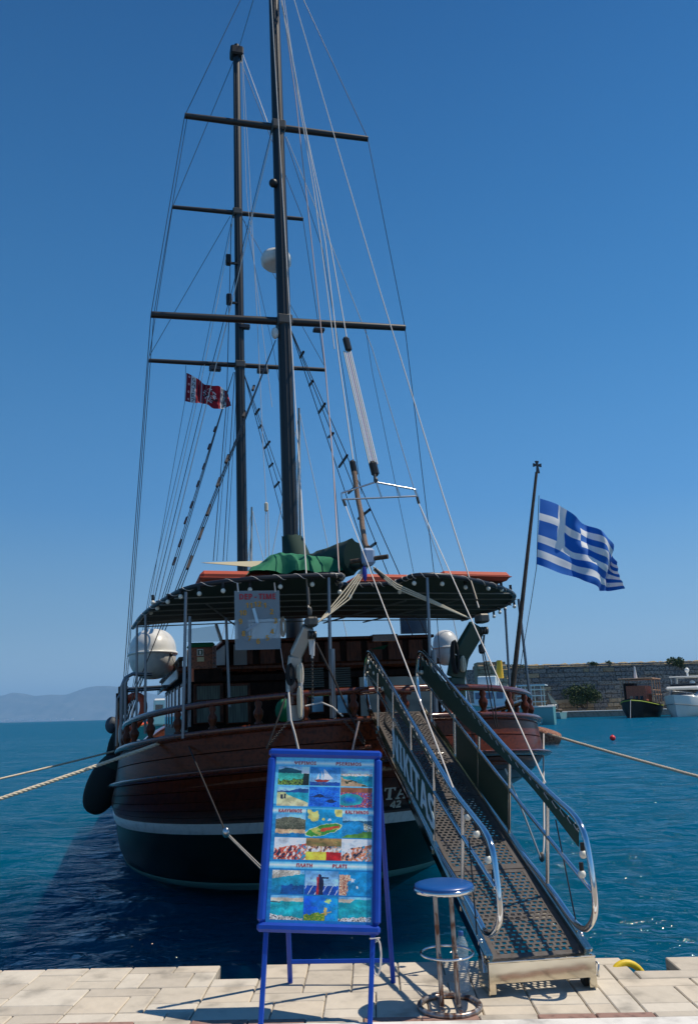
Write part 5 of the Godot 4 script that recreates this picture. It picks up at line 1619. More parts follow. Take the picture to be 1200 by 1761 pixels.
func build_hung_things() -> void:
	# life raft capsules
	for e in [[Vector3(-2.477, 3.497, -5.5), Vector3(0.405, 0.42, 0.62), "large white life raft capsule in its cradle above the ship's left side"], [Vector3(3.263, 3.506, -6.2), Vector3(0.25, 0.34, 0.3), "white dome-topped raft canister right of the wheelhouse, partly behind the right davit"]]:
		var t := thing("life_raft", e[2], "life raft", ship.transform * Transform3D(Basis.IDENTITY, e[0]), "life raft capsules on the ship")
		var r: Vector3 = e[1]
		for h in [0, 1]:
			var b := MB.new()
			var prof := PackedVector2Array()
			for k in 11:
				var a := k / 10.0 * PI / 2
				prof.append(Vector2(maxf(pow(cos(a), 0.8), 0.002), pow(sin(a), 0.9)))
			if h == 1:
				prof.reverse()
			for k in prof.size():
				if h == 1:
					prof[k].y = -prof[k].y
			b.lathe(prof, Transform3D(Basis.from_scale(r), Vector3(0, 0.012 if h == 0 else -0.012, 0)), 36)
			put(b, "top_shell" if h == 0 else "bottom_shell", M.raft, t)
		var rim := MB.new()
		rim.lathe(PackedVector2Array([Vector2(0.98, -0.055), Vector2(1.05, -0.05), Vector2(1.06, 0.0), Vector2(1.05, 0.05), Vector2(0.98, 0.055)]), Transform3D(Basis.from_scale(r), Vector3.ZERO), 36)
		put(rim, "seam_band", M.white, t)
		var pl := MB.new()
		pl.ball(Vector3(r.x * 0.72, -0.05, r.z * 0.72), Vector3(0.035, 0.035, 0.035))
		put(pl, "plug", M.black, t)
		line(t, "lashing", M.line_white, 0.009, [Vector3(r.x * 0.74, -0.06, r.z * 0.74), Vector3(r.x * 1.05, -r.y * 0.9, r.z * 0.6)])
	# fenders in dark covers on the port side
	for e in [[Vector3(-3.192, 1.486, -4.3), 0.265, 0.48, 0.45, "big dark fabric-covered fender hanging at the ship's left side"], [Vector3(-3.104, 1.934, -6.2), 0.12, 0.34, 0.2, "second dark fender, higher and behind the big one"]]:
		var t := thing("fender", e[4], "fender", ship.transform * Transform3D(Basis(Vector3.BACK, -e[3]) * Basis(Vector3.RIGHT, 0.1), e[0]), "fenders on the ship's left side")
		var b := MB.new()
		var prof := PackedVector2Array()
		for k in 15:
			var a := lerpf(-PI / 2, PI / 2, k / 14.0)
			prof.append(Vector2(maxf(pow(cos(a), 0.75), 0.01) * e[1], sin(a) * e[2] * (1.0 if a < 0 else 0.85)))
		b.lathe(prof, Transform3D(Basis.IDENTITY, Vector3.ZERO), 24)
		put(b, "cover", M.fender, t)
		var c := MB.new()
		c.lathe(PackedVector2Array([Vector2(e[1] * 0.8, e[2] * 0.5), Vector2(e[1] * 0.84, e[2] * 0.54), Vector2(e[1] * 0.7, e[2] * 0.72), Vector2(e[1] * 0.66, e[2] * 0.72)]), Transform3D(Basis.IDENTITY, Vector3.ZERO), 24)
		put(c, "collar", M.dark_green, t)
		line(t, "lanyard", M.line_dark, 0.012, [Vector3(0, e[2] * 0.83, 0), Vector3(e[1] * 0.9, e[2] * 1.25, 0)])
	var lr := MB.new()
	var ring := PackedVector3Array()
	for k in 25:
		var a := TAU * k / 24.0
		ring.append(Vector3(0.0, cos(a) * 0.3, sin(a) * 0.3))
	lr.tube(ring, 0.065, 10, false)
	var lb := single(lr, "lifebuoy", M.orange2, "orange lifebuoy ring stowed among the shrouds at the ship's left side", "lifebuoy")
	lb.transform = ship.transform * Transform3D(Basis(Vector3.UP, 0.7) * Basis(Vector3.BACK, -0.3), Vector3(-2.826, 2.516, -5.6))
	var gf := MB.new()
	gf.ball(Vector3.ZERO, Vector3(0.12, 0.15, 0.12))
	var gy := single(gf, "gray_float", paint(rgb(70, 78, 86), 0.6), "small grey ball float hanging outside the shrouds at the ship's left side", "float")
	gy.transform = ship.transform * Transform3D(Basis.IDENTITY, Vector3(-3.155, 2.324, -6.4))
	# clock board for the departure time
	var t := thing("clock_board", "translucent grey board with a dummy clock face and red heading hanging under the awning", "sign", ship.transform * Transform3D(Basis.IDENTITY, Vector3(-1.42, 3.474, -0.22)))
	var o := Vector3(-1.42, 3.474, -0.22)
	part_box(t, "panel", M.panel, Vector3.ZERO, Vector3(0.535, 0.69, 0.008))
	letters("DEP - TIME", 0.066, Transform3D(Basis.IDENTITY, Vector3(-1.416, 3.747, -0.21) - o), M.red, t, "heading_letters", 0.004, 0.6, Vector2(0.94, 1.0))
	var disc := MB.new()
	disc.lathe(PackedVector2Array([Vector2(0.235, 0.0), Vector2(0.245, 0.002), Vector2(0.25, 0.0)]), Transform3D(Basis(Vector3.RIGHT, PI / 2), Vector3(-1.422, 3.439, -0.21) - o), 40)
	put(disc, "dial_ring", M.panel, t)
	for e in [["12", Vector3(-1.418, 3.658, -0.21)], ["1", Vector3(-1.328, 3.643, -0.21)], ["2", Vector3(-1.254, 3.566, -0.21)], ["3", Vector3(-1.209, 3.456, -0.21)], ["4", Vector3(-1.253, 3.334, -0.21)], ["5", Vector3(-1.31, 3.261, -0.21)], ["6", Vector3(-1.42, 3.223, -0.21)], ["7", Vector3(-1.521, 3.259, -0.21)], ["8", Vector3(-1.588, 3.315, -0.21)], ["9", Vector3(-1.62, 3.457, -0.21)], ["10", Vector3(-1.591, 3.558, -0.21)], ["11", Vector3(-1.514, 3.645, -0.21)]]:
		letters(e[0], 0.06, Transform3D(Basis.IDENTITY, e[1] - o), M.numeral, t, "numeral", 0.004, 1.4)
	var hh := MB.new()
	hh.bar(Vector3(-1.424, 3.431, -0.2) - o, Vector3(-1.468, 3.609, -0.2) - o, 0.035, 0.004, Vector3.BACK)
	put(hh, "hour_hand", M.letter, t)
	hh = MB.new()
	hh.bar(Vector3(-1.425, 3.431, -0.195) - o, Vector3(-1.562, 3.346, -0.195) - o, 0.028, 0.004, Vector3.BACK)
	put(hh, "minute_hand", M.clock_hand, t)
	for x in [-0.22, 0.22]:
		line(t, "hanger", M.line_white, 0.01, [Vector3(x, 0.33, 0), Vector3(x - 0.01, 0.44, 0.0)])
	line(t, "tether", M.line_pink, 0.006, [Vector3(0.265, -0.34, 0), Vector3(0.29, -0.55, 0.0), Vector3(0.34, -0.7, 0.0)])
	# steel bridle hanging from the tackle
	t = thing("lifting_bridle", "triangular steel spreader bar hanging from the tackle above the awning", "spreader bar", ship.transform)
	var s0 := 0.55
	for e in [["lower_bar", Vector3(-0.241, 5.044, -0.55), Vector3(0.799, 5.112, -0.55)], ["upper_bar", Vector3(-0.245, 5.13, -0.55), Vector3(0.22, 5.29, -0.55)], ["upper_bar", Vector3(0.22, 5.29, -0.55), Vector3(0.772, 5.2, -0.55)], ["end_bar", Vector3(-0.245, 5.13, -0.55), Vector3(-0.241, 5.044, -0.55)], ["end_bar", Vector3(0.772, 5.2, -0.55), Vector3(0.805, 5.088, -0.55)], ["strut", Vector3(0.236, 5.291, -0.55), Vector3(0.296, 5.086, -0.55)], ["strut", Vector3(0.515, 5.242, -0.55), Vector3(0.554, 5.099, -0.55)]]:
		line(t, e[0], M.steel, 0.012, [e[1], e[2]], 8)
	var hk := MB.new()
	hk.ball(Vector3(0.23, 5.314, -0.55), Vector3(0.03, 0.04, 0.03))
	hk.tube(PackedVector3Array([Vector3(0.221, 5.306, -0.55), Vector3(0.225, 5.4, -0.57)]), 0.02, 8)
	put(hk, "shackle", M.track, t)
	hk = MB.new()
	hk.tube(PackedVector3Array([Vector3(-0.226, 5.044, -0.55), Vector3(-0.199, 4.959, -0.55)]), 0.02, 8)
	put(hk, "shackle", M.track, t)
	hk = MB.new()
	hk.tube(PackedVector3Array([Vector3(0.79, 5.096, -0.55), Vector3(0.808, 5.008, -0.55)]), 0.02, 8)
	put(hk, "shackle", M.track, t)
	# ropes from the bridle down to the gangway rails
	var gx: Transform3D = Transform3D(Basis(Vector3(0.990210, 0.000000, -0.139584), Vector3(0.000000, 1.000000, 0.000000), Vector3(0.139584, -0.000000, 0.990210)), Vector3(1.075, 0, -5.45))
	var r1 := MB.new()
	r1.tube(PackedVector3Array([Vector3(-0.043, 4.254, -10.201), gx * Vector3(-0.31, 1.112, -0.612)]), 0.0062, 6)
	single(r1, "hoisting_rope", M.line_white, "white rope from the bridle's left end down to the gangway's left handrail", "rope")
	r1 = MB.new()
	r1.tube(PackedVector3Array([Vector3(0.928, 4.326, -10.461), gx * Vector3(0.31, 1.146, -0.478)]), 0.0062, 6)
	single(r1, "hoisting_rope", M.line_white, "white rope from the bridle's right end down to the gangway's right handrail", "rope")
	# mooring lines
	var w := MB.new()
	rope(self, numbered("mooring_rope"), M.beige, sag(Vector3(-2.254, 1.393, -10.281), Vector3(-6.2, 0.12, -6.6), 0.05), 0.021, 0.15)
	tag(get_child(get_child_count() - 1), "thick twisted white mooring rope running left from the ship's stern to the quay", "rope")
	line(self, numbered("mooring_rope"), M.beige, 0.014, Array(sag(Vector3(-3.813, 1.161, -13.383), Vector3(-9.5, 0.12, -6.4), 0.1)), 8)
	tag(get_child(get_child_count() - 1), "thinner mooring rope running left from the ship's port shrouds", "rope")
	rope(self, numbered("mooring_rope"), M.beige, sag(Vector3(2.766, 1.291, -12.144), Vector3(6.4, 0.12, -6.9), 0.06), 0.019, 0.13)
	tag(get_child(get_child_count() - 1), "twisted white mooring rope running right from the ship's starboard quarter across open water", "rope")
	var sp := thing("spring_line", "grey tackle line from the ship's port quarter to the quay behind the picture board", "rope")
	line(sp, "upper_line", M.line_dark, 0.009, [Vector3(-1.934, 1.32, -9.849), Vector3(-1.272, 0.601, -8.3)], 6)
	var bk := MB.new()
	bk.ball(Vector3(-1.248, 0.576, -8.25), Vector3(0.035, 0.05, 0.03))
	put(bk, "block", M.steel, sp)
	for k in 2:
		line(sp, "lower_line", M.line_white, 0.0065, [Vector3(-1.248, 0.566, -8.25) + Vector3(0.015 * k, 0, 0), Vector3(-0.583, -0.75, -10.677) + Vector3(0.06 * k, 0, 0)], 6)
	var lp := thing("slack_rope", "slack white rope looped from the ship's starboard quarter down beside the gangway", "rope")
	line(lp, "rope_part", M.line_white, 0.012, Array(smooth([Vector3(2.679, 1.296, -12.017), Vector3(2.56, 0.785, -11.675), Vector3(2.379, 0.049, -11.108), Vector3(2.309, -0.193, -10.986)], 4)), 6)
	line(lp, "rope_part", M.line_white, 0.012, Array(smooth([Vector3(1.863, 0.928, -10.66), Vector3(2.075, 0.375, -10.768), Vector3(2.258, -0.113, -10.921), Vector3(2.308, -0.207, -10.986)], 4)), 6)
	var kn := MB.new()
	kn.ball(Vector3(2.299, -0.162, -10.963), Vector3(0.035, 0.06, 0.035))
	put(kn, "knot", M.track, lp)

func build_gangway() -> void:
	var t := thing("gangway", "steel boarding gangway with chrome handrails and perforated deck from quay to ship's stern", "gangway", Transform3D(Basis(Vector3(0.990210, 0.000000, -0.139584), Vector3(0.000000, 1.000000, 0.000000), Vector3(0.139584, -0.000000, 0.990210)), Vector3(1.075, 0, -5.45)))
	var k := 0.345
	var dir := Vector3(0, k, -1).normalized()
	var nrm := Vector3(0, 1, k).normalized()
	var bs := Basis(Vector3.RIGHT, nrm, -dir)
	var base := Vector3(0, 0.18, 0.03)
	# perforated tread plates
	for sec in [[0.0, 1.02], [1.03, 2.25], [2.26, 3.4], [3.41, 4.5]]:
		var b := MB.new()
		var a: float = sec[0]
		var e: float = sec[1]
		for s in [-1.0, 1.0]:
			b.box(base + dir * (a + e) * 0.5 + Vector3(s * 0.265, 0, 0), Vector3(0.045, 0.008, e - a), bs)
		b.box(base + dir * (a + 0.035), Vector3(0.485, 0.0076, 0.07), bs)
		b.box(base + dir * (e - 0.02), Vector3(0.485, 0.0076, 0.04), bs)
		var n := int((e - a - 0.11) / 0.04)
		for i in n:
			var u := a + 0.07 + (i + 0.5) * (e - a - 0.11) / n
			if i > 0:
				b.box(base + dir * (u - 0.02), Vector3(0.485, 0.0072, 0.015), bs)
			for j in 11:
				var xx := -0.22 + j * 0.044 + (0.011 if i % 2 else -0.011)
				b.box(base + dir * u + Vector3(xx, 0, 0), Vector3(0.017, 0.0068, 0.027), bs)
		put(b, "tread_plate", M.tread, t)
	var rb := MB.new()
	for u in [0.5, 1.5, 2.5, 3.5, 4.2]:
		rb.box(base + dir * u - nrm * 0.035, Vector3(0.56, 0.05, 0.03), bs)
	put(rb, "cross_beam", M.steel, t)
	for s in [-1.0, 1.0]:
		var sb := MB.new()
		sb.box(base + dir * 2.26 + Vector3(s * 0.305, 0, 0) - nrm * 0.02, Vector3(0.034, 0.13, 4.5), bs, 0.008)
		sb.box(base + dir * 2.26 + Vector3(s * 0.325, 0, 0) + nrm * 0.03, Vector3(0.03, 0.03, 4.5), bs, 0.008)
		put(sb, "side_channel", M.brushed, t)
	# polished front plate with its two legs on wheels
	var fp := MB.new()
	fp.box(Vector3(0, 0.128, 0.055), Vector3(0.67, 0.115, 0.02), Basis.IDENTITY, 0.004)
	fp.box(Vector3(0, 0.188, 0.02), Vector3(0.672, 0.012, 0.1), Basis.IDENTITY, 0.004)
	put(fp, "front_plate", M.brushed, t)
	for s in [-1.0, 1.0]:
		var lg := MB.new()
		lg.box(Vector3(s * 0.312, 0.06, 0.053), Vector3(0.046, 0.09, 0.022), Basis.IDENTITY, 0.004)
		lg.box(Vector3(s * 0.328, 0.09, -0.05), Vector3(0.014, 0.17, 0.2), Basis.IDENTITY, 0.004)
		put(lg, "leg", M.brushed, t)
		var wl := MB.new()
		wl.lathe(PackedVector2Array([Vector2(0.008, -0.018), Vector2(0.045, -0.018), Vector2(0.052, -0.012), Vector2(0.052, 0.012), Vector2(0.045, 0.018), Vector2(0.008, 0.018)]), Transform3D(Basis(Vector3.FORWARD, PI / 2), Vector3(s * 0.298, 0.053, -0.03)), 20)
		var wo := put(wl, "wheel", M.rubber, t)
		var hb := MB.new()
		hb.lathe(PackedVector2Array([Vector2(0.002, -0.021), Vector2(0.02, -0.021), Vector2(0.02, 0.021), Vector2(0.002, 0.021)]), Transform3D(Basis(Vector3.FORWARD, PI / 2), Vector3(s * 0.298, 0.053, -0.03)), 14)
		put(hb, "hub", M.steel, wo)
	var rg := MB.new()
	var rr := PackedVector3Array()
	for i in 17:
		rr.append(Vector3(0.352 + 0.006 * sin(i), 0.105 + 0.04 * cos(TAU * i / 16.0), 0.03 + 0.03 * sin(TAU * i / 16.0)))
	rg.tube(rr, 0.006, 6, false)
	put(rg, "lifting_ring", M.steel, t)
	# handrails: one bent tube each, from the ship end round the foot loop into the low rail
	var paths := [[Vector3(-0.31, 1.584, -4.067), Vector3(-0.31, 1.674, -4.214), Vector3(-0.31, 1.82, -4.4), Vector3(-0.31, 2.051, -4.488), Vector3(-0.31, 2.223, -4.409), Vector3(-0.31, 2.32, -4.257), Vector3(-0.31, 2.324, -4.042), Vector3(-0.31, 2.232, -3.737), Vector3(-0.31, 1.64, -2.115), Vector3(-0.31, 1.304, -1.183), Vector3(-0.31, 1.104, -0.614), Vector3(-0.31, 0.981, -0.133), Vector3(-0.31, 0.923, 0.095), Vector3(-0.31, 0.845, 0.219), Vector3(-0.31, 0.694, 0.275), Vector3(-0.31, 0.542, 0.296), Vector3(-0.31, 0.44, 0.251), Vector3(-0.31, 0.354, 0.109), Vector3(-0.31, 0.336, -0.036), Vector3(-0.31, 0.377, -0.176), Vector3(-0.31, 0.457, -0.455), Vector3(-0.31, 0.665, -1.321), Vector3(-0.31, 1.021, -2.511), Vector3(-0.31, 1.391, -3.717)],
		[Vector3(0.31, 1.593, -4.09), Vector3(0.31, 1.685, -4.251), Vector3(0.31, 1.806, -4.38), Vector3(0.31, 2.037, -4.459), Vector3(0.31, 2.211, -4.39), Vector3(0.31, 2.318, -4.271), Vector3(0.31, 2.318, -4.085), Vector3(0.31, 2.233, -3.807), Vector3(0.31, 1.801, -2.591), Vector3(0.31, 1.439, -1.568), Vector3(0.31, 1.226, -0.901), Vector3(0.31, 1.069, -0.354), Vector3(0.31, 0.983, -0.017), Vector3(0.31, 0.896, 0.117), Vector3(0.31, 0.744, 0.177), Vector3(0.31, 0.553, 0.199), Vector3(0.31, 0.43, 0.162), Vector3(0.31, 0.333, 0.03), Vector3(0.31, 0.32, -0.096), Vector3(0.31, 0.35, -0.238), Vector3(0.31, 0.451, -0.549), Vector3(0.31, 0.668, -1.351), Vector3(0.31, 1.043, -2.551), Vector3(0.31, 1.493, -3.938)]]
	for p in paths:
		var hb := MB.new()
		hb.tube(smooth(p, 5), 0.019, 12)
		put(hb, "handrail", M.chrome, t)
	for p in [[Vector3(-0.31, 2.089, -4.303), Vector3(-0.31, 1.598, -2.827), Vector3(-0.31, 1.051, -1.237), Vector3(-0.31, 0.634, 0.239)], [Vector3(0.31, 2.095, -4.382), Vector3(0.31, 1.56, -2.818), Vector3(0.31, 0.931, -0.968), Vector3(0.31, 0.57, 0.17)]]:
		var mb := MB.new()
		mb.tube(PackedVector3Array(p), 0.014, 10)
		put(mb, "mid_rail", M.chrome, t)
	for p in [[Vector3(-0.31, 1.458, -3.703), Vector3(-0.31, 2.066, -3.58)], [Vector3(-0.31, 1.2, -2.849), Vector3(-0.31, 1.862, -2.742)], [Vector3(-0.31, 0.903, -2.095), Vector3(-0.31, 1.595, -1.949)], [Vector3(-0.31, 0.612, -1.313), Vector3(-0.31, 1.314, -1.162)], [Vector3(-0.31, 0.375, -0.545), Vector3(-0.31, 1.055, -0.395)], [Vector3(0.31, 1.494, -3.853), Vector3(0.31, 2.169, -3.707)], [Vector3(0.31, 1.105, -2.918), Vector3(0.31, 1.851, -2.799)], [Vector3(0.31, 0.854, -2.155), Vector3(0.31, 1.564, -1.997)], [Vector3(0.31, 0.599, -1.38), Vector3(0.31, 1.305, -1.207)], [Vector3(0.31, 0.357, -0.614), Vector3(0.31, 1.091, -0.446)]]:
		var sb := MB.new()
		sb.tube(PackedVector3Array(p), 0.013, 10)
		var so := put(sb, "stanchion", M.steel, t)
		var fl := MB.new()
		fl.box(p[0], Vector3(0.05, 0.05, 0.06), bs, 0.008)
		put(fl, "foot_bracket", M.brushed, so)
	# green cloth bands under the handrails and dark side panels
	for e in [[[Vector3(0.3, 2.276, -4.141), Vector3(0.3, 1.773, -2.561), Vector3(0.3, 1.416, -1.541), Vector3(0.3, 1.138, -0.647), Vector3(0.3, 0.92, 0.066)], [Vector3(0.29, 2.068, -4.234), Vector3(0.28, 1.573, -2.573), Vector3(0.28, 1.383, -1.745), Vector3(0.28, 1.133, -0.775), Vector3(0.3, 0.801, 0.038)]], [[Vector3(-0.3, 2.292, -4.239), Vector3(-0.3, 2.006, -3.22), Vector3(-0.3, 1.62, -2.168), Vector3(-0.3, 1.28, -1.23), Vector3(-0.3, 1.079, -0.625)], [Vector3(-0.25, 2.096, -4.593), Vector3(-0.23, 1.825, -3.578), Vector3(-0.23, 1.472, -2.38), Vector3(-0.23, 1.175, -1.407), Vector3(-0.24, 0.98, -0.744)]]]:
		var b := MB.new()
		var a := smooth(e[0], 6)
		var c := smooth(e[1], 6)
		var mid := PackedVector3Array()
		for i in a.size():
			mid.append((a[i] + c[i]) * 0.5 + Vector3(0.006 * sin(i * 1.3), 0, 0))
		b.grid([a, mid, c])
		var back := []
		for r in [a, mid, c]:
			var q := PackedVector3Array()
			for v3 in r:
				q.append(v3 + Vector3(0.004, 0, 0))
			back.append(q)
		b.grid(back, false, true)
		put(b, "cloth_band", M.gangway_green, t)
		var lac := MB.new()
		var hx := PackedVector3Array()
		for i in a.size() * 3:
			var p := a[mini(i / 3, a.size() - 1)].lerp(a[mini(i / 3 + 1, a.size() - 1)], (i % 3) / 3.0)
			hx.append(p + Vector3(0.014 * cos(i * 2.1), 0.014 * sin(i * 2.1) - 0.012, 0))
		lac.tube(hx, 0.003, 4)
		put(lac, "lacing", M.line_white, t)
	var pn := MB.new()
	var pc := [Vector3(0.3, 1.517, -2.746), Vector3(0.3, 1.045, -1.25), Vector3(0.3, 0.727, -1.322), Vector3(0.3, 1.187, -2.818)]
	pn.face(PackedVector3Array(pc), Vector3(-1, 0, 0))
	pn.face(PackedVector3Array([pc[0] + Vector3(0.006, 0, 0), pc[1] + Vector3(0.006, 0, 0), pc[2] + Vector3(0.006, 0, 0), pc[3] + Vector3(0.006, 0, 0)]), Vector3(1, 0, 0))
	put(pn, "side_panel", M.gangway_green, t)
	var bq := [Vector3(-0.325, 1.518, -2.674), Vector3(-0.325, 1.05, -1.213), Vector3(-0.325, 0.726, -1.245), Vector3(-0.325, 1.21, -2.768)]
	var bn := MB.new()
	bn.face(PackedVector3Array(bq), Vector3(-1, 0, 0))
	bn.face(PackedVector3Array([bq[0] + Vector3(0.006, 0, 0), bq[1] + Vector3(0.006, 0, 0), bq[2] + Vector3(0.006, 0, 0), bq[3] + Vector3(0.006, 0, 0)]), Vector3(1, 0, 0))
	var name_board := put(bn, "name_panel", M.gangway_green, t)
	var mid4: Vector3 = (bq[0] + bq[1] + bq[2] + bq[3]) * 0.25
	var ux: Vector3 = ((bq[1] - bq[0]) + (bq[2] - bq[3])).normalized()
	letters("NIKITAS", 0.235, Transform3D(Basis(ux, Vector3.UP, Vector3(-1, 0, 0)), mid4 + Vector3(-0.004, 0, 0)), M.letter, name_board, "name_letters", 0.004, 0.0, Vector2(1.36, 1.0))
	# lamps along the handrails
	for p in [Vector3(-0.28, 2.239, -4.464), Vector3(-0.27, 2.176, -4.321), Vector3(-0.28, 2.107, -4.535), Vector3(-0.26, 2.092, -4.107), Vector3(-0.24, 1.902, -3.685), Vector3(-0.2, 1.612, -2.882), Vector3(-0.22, 1.722, -3.121), Vector3(0.28, 2.086, -4.062), Vector3(-0.2, 1.441, -2.348), Vector3(-0.2, 1.175, -1.471), Vector3(-0.21, 1.094, -1.133), Vector3(-0.22, 0.927, -0.614), Vector3(-0.22, 0.842, -0.419), Vector3(-0.27, 0.748, -0.014), Vector3(-0.29, 0.65, 0.157), Vector3(0.3, 0.77, 0.102), Vector3(0.3, 0.648, 0.057)]:
		var b := MB.new()
		b.ball(p, Vector3(0.024, 0.027, 0.024), Basis.IDENTITY, 12)
		var o := put(b, "lamp_globe", M.bulb, t)
		var so := MB.new()
		so.tube(PackedVector3Array([p + Vector3(0, 0.02, 0), p + Vector3(0, 0.068, 0)]), 0.015, 8)
		put(so, "lamp_socket", M.black, o)
	line(t, "lamp_cable", M.black, 0.006, Array(smooth([Vector3(-0.26, 2.212, -4.248), Vector3(-0.24, 1.923, -3.573), Vector3(-0.22, 1.543, -2.573), Vector3(-0.22, 1.222, -1.36), Vector3(-0.24, 0.982, -0.502), Vector3(-0.28, 0.801, 0.066), Vector3(-0.3, 0.677, 0.218)], 5)), 5)
	line(t, "deck_cable", M.rubber, 0.012, Array(smooth([base + dir * 4.5 + Vector3(-0.1, 0.02, 0), base + dir * 4.1 + Vector3(-0.2, 0.02, 0), base + dir * 3.6 + Vector3(-0.17, 0.02, 0), base + dir * 2.8 + Vector3(-0.23, 0.02, 0)], 6)), 6)
	for s in [-1.0, 1.0]:
		var ck := MB.new()
		ck.tube(PackedVector3Array([Vector3(s * 0.325, 0.24, -0.1), Vector3(s * 0.335, 0.2, -0.03), Vector3(s * 0.34, 0.12, 0.0)]), 0.01, 6)
		ck.ball(Vector3(s * 0.325, 0.26, -0.1), Vector3(0.018, 0.025, 0.018))
		put(ck, "foot_shackle", M.steel, t)
	line(t, "guy_wire", M.wire, 0.005, [Vector3(0.31, 0.918, -0.336), Vector3(0.32, 0.295, -0.143)], 5)
	line(t, "guy_wire", M.wire, 0.005, [Vector3(-0.32, 0.847, -0.249), Vector3(-0.33, 0.283, -0.154)], 5)

func hill_line(u: float, a: float, b: float) -> float:
	return a + b * sin(u * 5.0 + a * 20.0) + 0.35 * b * sin(u * 17.0 + a * 9.0)

var pn := FastNoiseLite.new()

